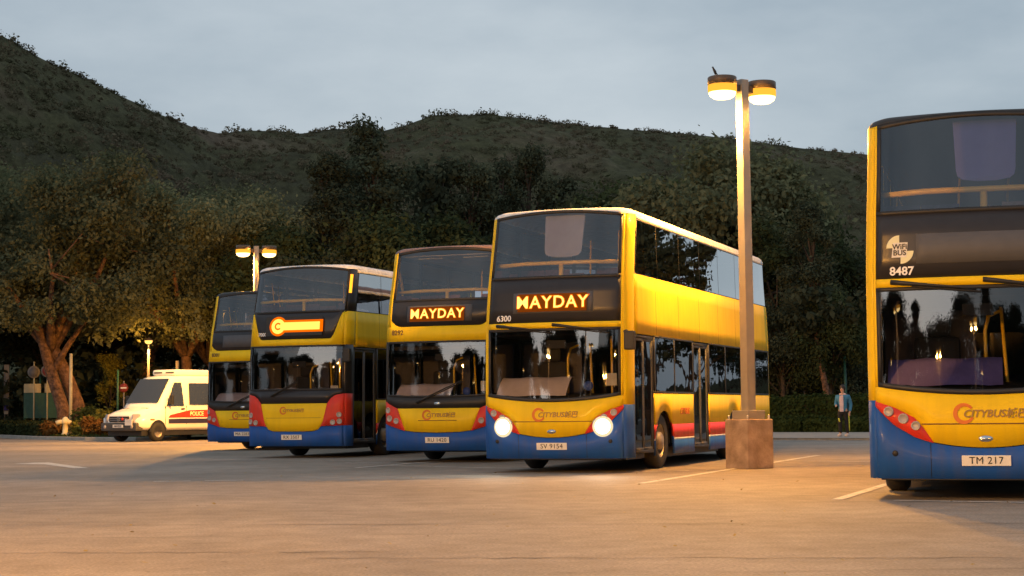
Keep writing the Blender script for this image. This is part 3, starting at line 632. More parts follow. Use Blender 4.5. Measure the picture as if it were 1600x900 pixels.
            fm = MB(); S.grid(fm, U(a-.1), U(c+.05), g0, g0+.02, 0, .03, mi=(0, 0)); S.grid(fm, U(a-.1), U(c+.05), g1-.02, g1, 0, .03, mi=(0, 0))
            for y in cuts: S.grid(fm, U(max(a-.1, y-.02)), U(min(c+.05, y+.02)), g0+.02, g1-.02, 0, .03, mi=(0, 0))
            fm.build('window_frame', 'black', b.root)
            for a in ax: b.wheel(sg*1.08, a, .48)
            for a in ax:
                mb = MB(); n = 12
                v = [(sg*x, a+.62*math.cos(math.pi*k/n), .42+.6*math.sin(math.pi*k/n)) for x in (1.21, .8) for k in range(n+1)]
                mb.add(v, [(k, k+1, n+2+k, n+1+k) for k in range(n)], 0).build('wheel_arch', 'black', b.root)
        if doors:
            for (a, c, nm) in ((.47, 1.68, 'entrance_door'), (4.5, 5.64, 'exit_door')):
                d = b.frame(nm, us(a), us(c), k0+.06, w1-.02, .05, 'black', -.01, .03)
                m_ = (a+c)/2
                for (p, q) in ((a+.05, m_-.01), (m_+.01, c-.05)):
                    lf = b.frame('door_leaf', us(p), us(q), k0+.11, w1-.07, .045, 'display_face', -.02, .025, parent=d)
                    b.patch('door_glass', us(p+.04), us(q-.04), k0+.15, w1-.11, 'dark_glass', -.03, 0, parent=d)
                MB().tube([(1.2, m_-.12, .9), (1.2, m_-.12, 1.7)], .016).build('grab_pole', 'rail', d)
        # rear
        if rear:
            for sg in (1, -1):
                b.patch('rear_panel', sg*us(ye), sg*S.tot, k0, kb+.1, 'blue'); b.patch('rear_panel', sg*us(ye), sg*S.tot, kb+.1, g0, 'yellow')
                b.patch('rear_window', sg*us(ye), sg*S.tot, g0, g1, upper, 0, 0); b.patch('roof_edge', sg*us(ye), sg*S.tot, g1, S.zt, 'roof_white')
        MB().box(-1.1, 1.1, .55, 1.65, .2, .3).box(-.75, .75, 1.65, L-.2, .2, .3).box(-1.1, 1.1, 3.1, L-4.5, .18, .3).build('underbody', 'black', b.root)
    def plate(b, txt, z, m='num', w=.52, h=.115, u=0):
        p = b.shape('number_plate', MB().rbox(-w/2, w/2, -h/2, h/2, -.006, .006, .005), u, z, 'plate_white', .012)
        link('plate_text', text_mesh(txt, .11, 0, 0, .002, 1.06), 'plate_black', p).location = (0, 0, .009)
        return p
    def logo(b, u, z, s, parent, side=False):
        mb = MB(); n = 26; v = []; f = []
        for k in range(n+1):
            a = R(35)+R(300)*k/n; wd = .03+.022*math.sin(math.pi*k/n)
            for r in (.105-wd*.5, .105+wd*.5): v.append((r*math.cos(a), r*math.sin(a), 0))
        for k in range(n): f.append((2*k, 2*k+1, 2*k+3, 2*k+2))
        mb.add([(x*s, y*s, q) for x, y, q in v], f)
        b.shape('logo_emblem', mb, u-.26*s, z, 'logo_orange', .008, parent)
        b.text('logo_lettering', 'CITYBUS\u57ce\u5df4', .125*s, u+.09*s, z-.005*s, 'logo_grey', .008, parent, bold=.002, shear=.25)
    def mirrors(b, z=2.3, us=(1.0, -1.0)):
        for sg in (1,):
            p = b.S(sg*1.22, z)
            m = MB().rbox(-.09, .09, -.06, .06, -.19, .12, .03).build('wing_mirror', 'black', b.root); m.location = (p[0]+sg*.13, p[1]-.12, z-.12)
            MB().tube([(-sg*.14, .14, .12), (-sg*.06, .02, .13), (0, 0, .08)], .018).build('mirror_arm', 'black', m)
    def wiper(b, u0, z0, u1, z1, off=.03):
        n = 6; pts = [b.S(u0+(u1-u0)*i/n, z0+(z1-z0)*i/n, off+.01*math.sin(math.pi*i/n)) for i in range(n+1)]
        w_ = MB().tube(pts, [.03, .026, .02, .016, .013, .012, .012], 6).build('wiper', 'black', b.root)
        p2 = [b.S(u0+(u1-u0)*t, z0+(z1-z0)*t-.03, off-.012) for t in (.25, .5, .75, 1.05)]
        MB().tube(p2, .011, 5).build('wiper_blade', 'rubber', w_)
def disc(r, t=.01, n=20): return MB().lathe([(.0005, 0), (r, 0), (r, t), (.0005, t)], n, 'z')

def front_A(b, number, plate, dest=None, lit=False, wifi=False):
    S = b.S; P = b.patch; us = S.us; ue = 1.16
    # upper front: black panel, display and windscreen
    fp = P('destination_panel', -ue, ue, 2.47, 3.2, 'black_gloss', 0)
    P('upper_windscreen', -ue+.03, ue-.03, 3.2, lambda u: S.ztop(u)-.02, 'windscreen_glass', -.004, 0, nz=6)
    b.frame('windscreen_frame', -ue, ue, 3.2, lambda u: S.ztop(u), .05, 'black', .002, .03)
    dd = P('destination_display', -.70, .70, 2.63, 2.97, 'display_face', .006, .004)
    if dest:
        b.text('display_text', dest, .285, 0, 2.80, 'led', .022, dd, bold=.001, space=1.12); b.text('display_glow', dest, .285, 0, 2.80, 'led_halo', .014, dd, bold=.014, space=1.12)
        b.shape('led_bloom', MB().rbox(-.60, .60, -.15, .15, -.001, .001, .0005), 0, 2.80, 'led_bloom', .0115, dd)
    b.text('fleet_number', number, .135, -.86, 2.55, 'num_white', .008, bold=.003)
    if wifi:
        for k, (a0, cx, cyy) in enumerate(((90, -.005, .02), (270, .01, -.02))):
            mb = MB(); v = [(0, 0, 0)]+[(.145*math.cos(R(a0+90*i/8)), .145*math.sin(R(a0+90*i/8)), 0) for i in range(9)]
            mb.add([(x+cx, y+cyy, q) for x, y, q in v], [(0, i, i+1) for i in range(1, 9)]); e = b.shape('wireless_emblem', mb, -.88, 2.80, 'wifi', .008)
        mb = MB().add([(-.09, -.09, 0), (.075, -.09, 0), (.09, .08, 0), (-.075, .08, 0)], [(0, 1, 2, 3)])
        e = b.shape('emblem_panel', mb, -.88, 2.80, 'paper', .010)
        for tx, yy, sz in (('WiFi', .03, .085), ('BUS', -.04, .085)): link('emblem_text', text_mesh(tx, sz, .002, 0, .001), 'plate_black', e).location = (0, yy, .003)
    P('yellow_band', -ue, ue, 2.375, 2.47, 'yellow', .004)
    wb = lambda u: 1.16+.10*(abs(u)/1.16)**2
    P('windscreen', -ue+.03, ue-.03, wb, 2.36, 'windscreen_glass', -.004, 0, nz=4)
    b.frame('windscreen_frame', -ue, ue, wb, 2.375, .045, 'black', .002, .03, bl=.06)
    rt = [(.56, .645), (.66, .80), (.76, .915), (.98, 1.03), (1.2, 1.10)]; rb = [(.56, .635), (.66, .665), (.76, .70), (.98, .83), (1.2, 1.045)]
    RT = lambda u: lerp_table(rt, abs(u)); RB = lambda u: lerp_table(rb, abs(u))
    yb = lambda u: RT(u) if abs(u) > .56 else .585+.06*(abs(u)/.56)**2
    bt = lambda u: RB(u) if abs(u) > .56 else .575+.06*(abs(u)/.56)**2
    fr = P('front_panel', -1.2, 1.2, yb, wb, 'yellow', 0, nu=60)
    P('panel_crease', -.68, .68, .835, .85, 'crease', .003, .004)
    P('bumper', -1.2, 1.2, .24, bt, 'blue', .0, nu=60)
    for sg in (1, -1):
        hc = P('headlight_cluster', sg*.56, sg*1.2, RB, RT, 'red', .006, nu=16)
        for (u, z, r) in ((1.04, .985, .042), (.88, .905, .044), (.745, .825, .038)):
            q = b.shape('headlamp', MB().lathe([(r+.014, 0), (r+.012, .016), (r, .016), (r*.9, .006), (.0005, .012)], 18, 'z'), sg*u, z, 'lamp_lens', .008, hc)
        if lit:
            h = b.shape('headlamp', MB().lathe([(.125, 0), (.12, .02), (.09, .05), (.0005, .065)], 24, 'z'), sg*.86, .76, 'headlight', .02, hc); b.shape('headlamp_halo', MB().lathe([(.17, 0), (.165, .012), (.14, .02), (.0005, .018)], 28, 'z'), sg*.86, .76, 'headlight_halo', .010, hc); h['label'] = 'lit headlamp, glaring white'
            ld = bpy.data.lights.new('headlight_beam', 'SPOT'); ld.energy = 90; ld.spot_size = R(120); ld.spot_blend = 1; ld.color = (1, .9, .7); ld.shadow_soft_size = .08
            lo = bpy.data.objects.new('headlight_beam', ld); C.objects.link(lo); lo.parent = h; lo.location = (0, 0, .1); lo.rotation_euler = (R(180), 0, 0)
        P('corner_panel', sg*1.2, sg*us(.47 if sg > 0 else .55), 1.11, S.zt-.0, 'yellow', 0); P('corner_bumper', sg*1.2, sg*us(.47 if sg > 0 else .55), .24, 1.11, 'blue', 0)
        P('pillar', sg*ue, sg*1.2, 1.26, lambda u: S.ztop(u), 'yellow', .002)
    b.logo(.02, .955, .92, fr)
    bd = b.shape('maker_badge', MB().lathe([(.0005, .012), (.05, .01), (.06, 0)], 20, 'z'), 0, .68, 'chrome', .004, fr); bd.scale = (1.25, .6, 1)
    for sg in (1, -1):
        P('bumper_seam', sg*.585, sg*.592, .25, .63, 'black', .002, .004); b.shape('towing_cover', MB().lathe([(.035, 0), (.033, .006), (.0005, .006)], 8, 'z'), sg*.98, .52, 'black', .003)
    P('lower_lip', -1.15, 1.15, .225, .24, 'black', -.004, .03)
    b.plate(plate, .44)
    b.wiper(-.98, 2.43, -.05, 2.33); b.wiper(.02, 2.43, .95, 2.31)
    b.mirrors()
def front_B(b, number, plate, dest=None):
    S = b.S; P = b.patch; us = S.us; ue = 1.10
    P('upper_windscreen', -ue+.02, ue-.02, 3.27, lambda u: S.ztop(u)-.06, 'windscreen_glass', -.004, 0, nz=6)
    b.frame('windscreen_frame', -ue, ue, 3.25, lambda u: S.ztop(u), .06, 'black', .002, .03, bl=.05)
    pb = lambda u: 2.74+.14*max(0, (abs(u)-.85)/.25)**2
    P('destination_panel', -ue, ue, pb, 3.25, 'black_gloss', .002, nu=40)
    dd = P('destination_display', -.72, .72, 2.83, 3.16, 'display_face', .008, .004)
    if dest:
        b.text('display_text', dest, .27, -.04, 2.985, 'led', .022, dd, bold=.001, space=1.12); b.text('display_glow', dest, .27, -.04, 2.985, 'led_halo', .014, dd, bold=.014, space=1.12)
        b.shape('led_bloom', MB().rbox(-.60, .60, -.15, .15, -.001, .001, .0005), -.04, 2.985, 'led_bloom', .0115, dd)
    P('yellow_band', -1.2, 1.2, 2.44, pb, 'yellow', 0, nu=50)
    b.text('fleet_number', number, .14, -.93, 2.62, 'num_dark', .008, bold=.003)
    wb = lambda u: 1.30+.03*(abs(u)/1.1)**2
    P('windscreen', -1.17, 1.17, wb, 2.42, 'windscreen_glass', -.004, 0, nz=4)
    b.frame('windscreen_frame', -1.2, 1.2, wb, 2.44, .04, 'black', .002, .03)
    edge = lambda u: lerp_table([(.55, .60), (.73, .645), (.90, 1.08), (1.22, 1.23)], abs(u))
    P('lower_black_panel', -1.2, 1.2, lambda u: edge(u) if abs(u) > .9 else 1.09-.01*math.cos(u), wb, 'black', .0, nu=50)
    yb = lambda u: lerp_table([(0, .60), (.5, .615), (.73, .645), (.90, 1.075), (.95, 1.08)], abs(u))
    fr = P('front_panel', -.90, .90, yb, 1.085, 'yellow', .003, nu=50)
    bt = lambda u: lerp_table([(0, .59), (.5, .605), (.73, .635), (.9, .685), (1.22, .78)], abs(u))
    P('bumper', -1.2, 1.2, .24, bt, 'blue', .0, nu=50)
    P('panel_crease', -.42, .42, .835, .848, 'crease', .007, .006)
    for sg in (1, -1):
        hc = P('headlight_cluster', sg*.73, sg*1.22, lambda u: bt(u), lambda u: edge(u), 'red', .008, nu=16)
        for (u, z, r) in ((1.13, 1.05, .05), (1.09, .885, .055), (.93, .835, .05)):
            b.shape('headlamp', MB().lathe([(r+.012, 0), (r+.01, .014), (r, .014), (r*.9, .006), (.0005, .012)], 16, 'z'), sg*u, z, 'lamp_lens', .010, hc)
        P('corner_panel', sg*1.22, sg*us(.55), 1.23, 2.44, 'black', 0); P('corner_panel', sg*1.22, sg*us(.55), .78, 1.23, 'red', 0); P('corner_bumper', sg*1.2, sg*us(.55), .24, .78, 'blue', 0)
        P('corner_panel', sg*1.2, sg*us(.55), 2.44, S.zt, 'yellow', 0); P('pillar', sg*ue, sg*1.2, 2.74, lambda u: S.ztop(u), 'yellow', .002)
    b.logo(0, .95, .85, fr)
    b.shape('maker_badge', MB().lathe([(.0005, .012), (.05, .01), (.06, 0)], 16, 'z'), 0, 1.18, 'chrome', .006, fr).scale = (1.2, .6, 1)
    b.plate(plate, .45)
    b.wiper(-.45, 1.2, .5, 1.62); b.mirrors(2.35)
def front_C(b, number, plate):
    S = b.S; P = b.patch; us = S.us
    zb = lambda u: 2.68+.62*sst(.88, 1.2, abs(u))
    # black wrap-round upper front, glass above
    P('destination_panel', -1.2, 1.2, zb, lambda u: max(zb(u)+.01, 3.3), 'black_gloss', 0, nu=50)
    P('upper_windscreen', -1.22, 1.22, 3.3, lambda u: S.ztop(u)-.02, 'windscreen_glass', -.003, 0, nz=6)
    b.frame('windscreen_frame', -1.24, 1.24, 3.28, lambda u: S.ztop(u), .05, 'black', .002, .03)
    for sg in (1, -1):
        P('corner_glass', sg*1.24, sg*us(.55), 3.3, S.zt, 'black_gloss', -.002)
    b.patch('marker_lamp', 1.26, 1.34, 3.72, 4.15, 'marker_orange', .006, .01)
    mb = MB().lathe([(.0005, .004), (.185, .004), (.19, 0)], 28, 'z'); dd = b.shape('destination_display', MB().rbox(-.72, .72, -.22, .22, -.004, .004, .003), -.02, 2.98, 'black', .008)
    k = link('display_text', mb.mesh('lit_emblem'), 'led_hot', dd); k.location = (-.40, 0, .012); k.scale = (.9, .9, 1)
    k = link('display_glow', mb.mesh('lit_ring'), 'led_halo', dd); k.location = (-.40, 0, .006); k.scale = (1.18, 1.18, 1)
    MB().rbox(-.36, .74, -.14, .14, -.002, .002, .001).build('display_glow', 'led_halo', dd).location = (0, 0, .006)
    k = MB().rbox(-.3, .66, -.09, .09, -.004, .006, .004).build('display_text', 'led_hot', dd); k.location = (0, 0, .012)
    n = 20; mb = MB(); v = []
    for i in range(n+1):
        a = R(40)+R(280)*i/n; v += [(.05*math.cos(a), .05*math.sin(a), 0), (.085*math.cos(a), .085*math.sin(a), 0)]
    mb.add(v, [(2*i, 2*i+1, 2*i+3, 2*i+2) for i in range(n)]); mb.build('display_text', 'led_halo', dd).location = (-.40, 0, .020)
    link('display_text', text_mesh('CITYBUS', .15, .003, .2, .002), 'led_hot', dd).location = (.2, 0, .022)
    b.text('fleet_number', number, .11, -.86, 2.80, 'num_white', .010, bold=.003)
    P('yellow_band', -1.2, 1.2, 2.54, zb, 'yellow', .002, nu=50)
    wb = 1.52
    P('windscreen', -1.2, 1.2, wb, 2.52, 'windscreen_glass', -.004, 0, nz=4)
    b.frame('windscreen_frame', -1.22, 1.22, wb, 2.54, .04, 'black', .002, .03)
    edge = lambda u: lerp_table([(.68, .70), (.74, .80), (.84, 1.22), (.93, 1.34), (1.04, 1.41), (1.22, 1.44)], abs(u))
    P('lower_black_panel', -1.22, 1.22, lambda u: edge(u) if abs(u) > .84 else 1.225, wb, 'black_gloss', 0, nu=50)
    yb = lambda u: lerp_table([(0, .60), (.5, .605), (.64, .65), (.70, .74), (.74, .80), (.84, 1.215)], abs(u))
    fr = P('front_panel', -.84, .84, yb, 1.225, 'yellow', .003, nu=50)
    bt = lambda u: lerp_table([(0, .59), (.5, .595), (.64, .64), (.70, .715), (1.22, .73)], abs(u))
    P('bumper', -1.22, 1.22, .27, bt, 'blue', .0, nu=50)
    for sg in (1, -1):
        hc = P('headlight_cluster', sg*.69, sg*1.24, lambda u: bt(u)+.002, edge, 'red', .006, nu=18)
        for (u, z, r) in ((1.12, .97, .05), (.98, .80, .05), (1.13, .82, .05)):
            b.shape('headlamp', MB().lathe([(r+.012, 0), (r+.01, .014), (r, .014), (r*.9, .006), (.0005, .012)], 16, 'z'), sg*u, z, 'lamp_lens', .010, hc)
        P('corner_panel', sg*1.24, sg*us(.47 if sg > 0 else .55), .73, 1.44, 'red', 0); P('corner_bumper', sg*1.22, sg*us(.47 if sg > 0 else .55), .27, .73, 'blue', 0)
        P('corner_panel', sg*1.22, sg*us(.47 if sg > 0 else .55), 1.44, 2.54, 'black_gloss', 0); P('corner_panel', sg*1.2, sg*us(.55), 2.54, 3.3, 'yellow', 0)
    P('panel_crease', -.7, .7, .90, .908, 'crease', .006, .004)
    b.logo(-.05, 1.07, .72, fr)
    b.plate(plate, .47, u=-.02)
    b.wiper(-.55, 1.4, .1, 1.72); b.mirrors(2.45)

b = Bus('yellow double-decker with both headlights on, lit MAYDAY display, beside the lamp post', (.62, 28.0), R(20), L=11.6)
front_A(b, '6300', 'SV 9154', 'MAYDAY', lit=True); b.sides((.24, .49, .76, 1.30, 2.28, 3.27, 4.20)); b.roof('roof_white')
b.interior('cover', 'blind')
sp = b.text('side_logo', 'CITYBUS', .17, b.S.us(3.75), .98, 'logo_orange', .008, shear=.25)

b = Bus('nearest yellow double-decker, cut off by the right edge, with purple dash cover', (5.16, 18.75), R(16))
front_A(b, '8487', 'TM 217', None, wifi=True); b.sides((.24, .49, .76, 1.30, 2.28, 3.27, 4.20)); b.roof('black')
b.interior('cover_purple', 'blind_purple', mt='seat_blue')

b = Bus('yellow double-decker with dark roof and MAYDAY display, behind the bus with headlights on', (-1.53, 34.3), R(21))
front_B(b, '8292', 'RU 1420', 'MAYDAY'); b.sides((.24, .49, .76, 1.30, 2.40, 3.27, 4.20), doors=False, upper='clear_glass'); b.roof('roof_brown')
b.interior('cover', None, mt='seat_cloth')
MB().rbox(-1.15, 1.15, .75, 10.9, 4.215, 4.235, .006).build('ceiling', 'ceiling_pale', b.root)
for x in (-.55, .45): MB().rbox(x-.28, x+.28, 1.0, 2.0, 4.185, 4.205, .006).build('bright_patch', 'num_white', b.root)  # bright reflections near the ceiling, put in as pale slabs

b = Bus('white-roofed double-decker with black upper front and glowing emblem instead of a destination', (-4.98, 38.6), R(21))
front_C(b, '7000', 'RX 3507'); b.sides((.27, .49, .76, 1.30, 2.50, 3.3, 4.20)); b.roof('roof_white')
b.interior('cover', None, dz=.1, cloth_w=(-1.05, -.2))

b = Bus('farthest double-decker, half hidden, between the police van and the white-roofed bus', (-7.4, 46.8), R(21))
front_B(b, '8301', 'MA 2283', None); b.sides((.24, .49, .76, 1.30, 2.40, 3.27, 4.20), doors=False, upper='clear_glass'); b.roof('black')
b.interior('cover', None)
# ------------------------------------------------------------------ vegetation
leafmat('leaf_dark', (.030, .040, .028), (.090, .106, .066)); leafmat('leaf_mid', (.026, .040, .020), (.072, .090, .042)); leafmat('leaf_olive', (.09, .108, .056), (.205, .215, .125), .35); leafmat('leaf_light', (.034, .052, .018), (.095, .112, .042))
leafmat('leaf_copper', (.11, .05, .015), (.24, .13, .04)); leafmat('leaf_yellow', (.10, .10, .02), (.26, .24, .05)); leafmat('leaf_hedge', (.020, .034, .012), (.055, .080, .028)); leafmat('scrub_leaf', (.084, .090, .050), (.185, .140, .100), .3, .03)
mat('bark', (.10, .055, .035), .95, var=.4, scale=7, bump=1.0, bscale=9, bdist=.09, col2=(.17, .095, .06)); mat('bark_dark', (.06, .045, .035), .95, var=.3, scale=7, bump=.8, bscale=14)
rs = np.random.default_rng(11)
def quads(cent, nor, size, asp=.6, rng=rs):
    n = len(cent); nor = nor/np.maximum(1e-6, np.linalg.norm(nor, axis=1, keepdims=True)); t = rng.normal(size=(n, 3)); t -= nor*np.sum(t*nor, 1, keepdims=True); t /= np.maximum(1e-6, np.linalg.norm(t, axis=1, keepdims=True)); b = np.cross(nor, t)
    s = np.asarray(size).reshape(-1, 1)
    return np.stack([cent-t*s, cent+b*s*asp-t*s*.1, cent+t*s, cent-b*s*asp-t*s*.1], 1)
def quad_mesh(V, name='leaves'):
    n = len(V); me = bpy.data.meshes.new(name); me.vertices.add(4*n); me.vertices.foreach_set('co', V.reshape(-1).astype(np.float32))
    me.loops.add(4*n); me.loops.foreach_set('vertex_index', np.arange(4*n, dtype=np.int32)); me.polygons.add(n)
    me.polygons.foreach_set('loop_start', np.arange(0, 4*n, 4, dtype=np.int32)); me.update(calc_edges=True); me.validate(); return me
def clumps(cs, rcs, per, lsize, rng, flat=.8):
    out = []
    for c, r in zip(cs, rcs):
        n = int(per*(r**1.6)); d = rng.normal(size=(n, 3)); d /= np.linalg.norm(d, axis=1, keepdims=True)
        rad = r*rng.uniform(.15, 1, (n, 1))**.45*(1+.25*rng.normal(size=(n, 1)))
        p = c+d*rad*np.array([1, 1, flat]); out.append(quads(p, d*.7+rng.normal(size=(n, 3))*.55+np.array([0, 0, .35]), lsize*rng.uniform(.5, 1.35, n), .55, rng))
    return np.concatenate(out)
def wob(a, b, k, amp, rng):
    return [Vector(a)+(Vector(b)-Vector(a))*i/k+Vector((rng.uniform(-amp, amp), rng.uniform(-amp, amp), 0))*(0 if i in (0, k) else 1) for i in range(k+1)]
PRO = {}
def tree_proto(kind, seed, H):
    rng = np.random.default_rng(seed); tr = MB(); cs = []; rc = []
    if kind == 'tall':
        ax = wob((0, 0, -.3), (rng.uniform(-.4, .4), 0, H*.97), 8, .18, rng); tr.tube(ax, [.26*(1-i/8.6)+.02 for i in range(9)], 8)
        n = 46
        for i in range(n):
            t = (i+.5)/n; z = H*(.14+.84*t); R_ = (.27*H)*(1-t)**.62*rng.uniform(.55, 1.1)+.15; a = rng.uniform(0, 6.28); c = np.array([R_*math.cos(a)*.85, R_*math.sin(a)*.85, z+rng.uniform(-.3, .3)])
            cs.append(c); rc.append((.55+.75*(1-t))*rng.uniform(.7, 1.25)); j = min(8, max(1, int(8*z/H-.5))); tr.tube([ax[j], (Vector(ax[j])+Vector(c))/2+Vector((0, 0, .15)), c], [.06, .04, .012], 5)
        V = clumps(cs, rc, 850, .092, rng)
    elif kind == 'round':
        ax = wob((0, 0, -.3), (rng.uniform(-.5, .5), 0, H*.62), 5, .12, rng); tr.tube(ax, [.22*(1-i/7) for i in range(6)], 8)
        for i in range(34):
            d = rng.normal(size=3); d /= np.linalg.norm(d); d[2] = d[2]*.9; q = rng.uniform(.35, 1)**.6
            c = np.array([d[0]*H*.34*q, d[1]*H*.34*q, H*.60+d[2]*H*.34*q]); cs.append(c); rc.append(H*.105*rng.uniform(.65, 1.35)); j = int(rng.integers(2, 6)); tr.tube([ax[j], (Vector(ax[j])+Vector(c))/2+Vector((0, 0, -.1)), c], [.06, .04, .012], 5)
        V = clumps(cs, rc, 950, .092, rng)
    elif kind == 'sparse':
        ax = wob((0, 0, -.3), (rng.uniform(-.5, .5), 0, H*.9), 6, .25, rng); tr.tube(ax, [.2*(1-i/7) for i in range(7)], 7)
        for i in range(20):
            z = H*rng.uniform(.3, 1); a = rng.uniform(0, 6.28); R_ = H*.3*rng.uniform(.3, 1)*(1.15-z/H*.6); c = np.array([R_*math.cos(a), R_*math.sin(a), z]); cs.append(c); rc.append(rng.uniform(.45, .85)); j = min(6, max(1, int(6*z/H-.6))); tr.tube([ax[j], c], [.05, .012], 5)
        V = clumps(cs, rc, 380, .13, rng)
    else:  # broad crown on forked limbs
        lean = -1.5 if seed == 32 else rng.uniform(.2, .8); top = Vector((lean, 0, H*.30)); tr.tube(wob((0, 0, -.3), top, 4, .08, rng), [.33, .27, .24, .225, .21], 10)
        for i in range(9):
            a = i*.7+rng.uniform(-.3, .3); e = Vector((lean+math.cos(a)*H*.34*rng.uniform(.5, 1), math.sin(a)*H*.3, H*rng.uniform(.55, .85))); m_ = top.lerp(e, .5)+Vector((0, 0, -.05*H*rng.uniform(0, 1))); tr.tube([top-Vector((0, 0, .25)), top.lerp(m_, .5), m_, m_.lerp(e, .5)+Vector((rng.uniform(-.2, .2), 0, .1)), e], [.17, .14, .10, .06, .025], 7)
            for k in range(8):
                c = np.array(m_.lerp(e, rng.uniform(.35, 1.1)))+rng.normal(size=3)*np.array([H*.10, H*.10, H*.06]); cs.append(c); rc.append(H*.075*rng.uniform(.7, 1.4))
                if k % 2 == 0: tr.tube([m_.lerp(e, .6), c], [.04, .01], 4)
        for i in range(16):
            a = rng.uniform(0, 6.28); r_ = H*.42*rng.uniform(.3, 1)**.5; cs.append(np.array([lean+r_*math.cos(a), r_*math.sin(a), H*(.93-.3*(r_/(H*.42))**2)+rng.uniform(-.5, .2)])); rc.append(H*.08*rng.uniform(.8, 1.3))
        for i in range(16):
            a = rng.uniform(0, 6.28); r_ = H*.44*rng.uniform(.5, 1); cs.append(np.array([lean+r_*math.cos(a), r_*math.sin(a), H*rng.uniform(.36, .5)])); rc.append(H*.06*rng.uniform(.7, 1.3))
        V = clumps(cs, rc, 760, .084, rng)
    tm = tr.mesh('trunk'); cm = quad_mesh(V, 'crown'); return tm, cm, H
for k, H_, n in (('tall', 12, 3), ('round', 8, 3), ('broad', 10.5, 3), ('sparse', 8, 2)):
    for i in range(n): PRO[(k, i)] = tree_proto(k, 20+i*7+len(k), H_)
MC = {}
def tree(kind, var, x, y, h, label, leaf, bark='bark_dark', rz=0, wx=1, group='trees behind the car park', tilt=0, name=None):
    tm, cm, H = PRO[(kind, var)]
    def mm(me, m):
        k = (me.name, m)
        if k not in MC: q = me.copy(); q.materials.clear(); q.materials.append(MATS[m]); MC[k] = q
        return MC[k]
    t = thing(name or {'tall': 'evergreen_tree', 'round': 'bushy_tree', 'broad': 'spreading_tree', 'sparse': 'thin_tree'}[kind], label, 'tree', (x, y, .05), 0, group); s = h/H
    for nm, me, m in (('trunk', tm, bark), ('crown', cm, leaf)):
        o = link(nm, mm(me, m), None, t); o.scale = (s*wx, s*wx, s); o.rotation_euler = (0, R(tilt), rz)
    return t
def at(px, Y): return (px-800)/2670*Y
def ht(px, py, Y): return 1.06+((644-.0105*(px-250))-py)/2670*Y
TR = [  # pixel column, top row, depth, kind, variant, width factor, leaf, label
 (577, 196, 86, 'tall', 0, 1.05, 'leaf_dark', 'tallest dark evergreen rising above the dark-roofed bus'),
 (508, 250, 81, 'tall', 1, 1.1, 'leaf_dark', 'dark evergreen just left of the tallest evergreen'),
 (455, 335, 79, 'round', 0, 1.1, 'leaf_mid', 'bushy tree right of the distant lamp heads, above the white-roofed bus'),
 (540, 345, 76, 'round', 1, 1.0, 'leaf_dark', 'low bushy tree in front of the tallest evergreen'),
 (640, 318, 77, 'round', 2, 1.1, 'leaf_mid', 'rounded bushy tree directly above the dark-roofed bus'),
 (672, 262, 92, 'sparse', 0, .8, 'leaf_dark', 'thin pointed treetop right of the tallest evergreen'),
 (735, 242, 91, 'tall', 2, .95, 'leaf_dark', 'dark evergreen top left of the centre tree group'),
 (785, 256, 93, 'tall', 0, .85, 'leaf_dark', 'slender evergreen in the middle of the centre tree group'),
 (832, 236, 94, 'tall', 1, .85, 'leaf_dark', 'pointed evergreen, tallest of the centre tree group'),
 (880, 270, 95, 'tall', 2, .9, 'leaf_dark', 'evergreen right of the pointed one above the lit bus'),
 (720, 318, 79, 'round', 0, 1.1, 'leaf_mid', 'bushy tree filling below the centre evergreens'),
 (930, 278, 93, 'round', 1, .9, 'leaf_dark', 'dark rounded tree above the roof of the lit bus'),
 (985, 262, 90, 'round', 2, 1.0, 'leaf_mid', 'rounded mid green tree left of the lamp post, above the lit bus'),
 (1030, 275, 84, 'round', 0, 1.0, 'leaf_light', 'lighter green bushy tree left of the lamp pole'),
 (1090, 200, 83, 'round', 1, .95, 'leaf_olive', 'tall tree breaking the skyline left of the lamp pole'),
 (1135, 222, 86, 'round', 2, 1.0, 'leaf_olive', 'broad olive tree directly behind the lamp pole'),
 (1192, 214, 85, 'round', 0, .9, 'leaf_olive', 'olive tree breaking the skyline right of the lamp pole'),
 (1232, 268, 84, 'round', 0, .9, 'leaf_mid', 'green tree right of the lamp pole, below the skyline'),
 (1210, 330, 78, 'round', 1, 1.0, 'leaf_mid', 'green bushy tree above the rear of the lit bus'),
 (1268, 322, 75, 'tall', 1, .95, 'leaf_dark', 'dark evergreen between the lit bus and the nearest bus'),
 (1330, 375, 80, 'round', 2, 1.0, 'leaf_dark', 'dark low tree beside the nearest bus, above the person'),
 (1295, 440, 72, 'round', 0, .9, 'leaf_mid', 'low leafy tree behind the hedge'),
 (1222, 450, 73, 'round', 2, .9, 'leaf_dark', 'low dark tree behind the rear corner of the lit bus'),
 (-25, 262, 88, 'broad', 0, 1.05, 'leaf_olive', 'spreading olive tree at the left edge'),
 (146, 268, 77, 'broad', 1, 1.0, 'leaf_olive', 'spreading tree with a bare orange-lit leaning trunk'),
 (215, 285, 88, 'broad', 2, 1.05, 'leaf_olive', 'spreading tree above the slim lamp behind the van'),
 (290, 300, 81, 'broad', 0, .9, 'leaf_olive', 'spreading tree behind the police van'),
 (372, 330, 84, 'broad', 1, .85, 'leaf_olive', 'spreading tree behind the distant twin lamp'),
 (60, 330, 93, 'round', 0, 1.3, 'leaf_dark', 'dark bushy tree far back among the spreading trees'),
 (330, 350, 96, 'round', 1, 1.3, 'leaf_dark', 'dark bushy tree far back behind the half hidden bus'),
 (165, 345, 96, 'round', 2, 1.3, 'leaf_dark', 'dark bushy tree far back behind the leaning trunk'),
 (172, 560, 83, 'sparse', 1, 1.0, 'leaf_yellow', 'small young tree right of the leaning trunk')]
rr = random.Random(9)
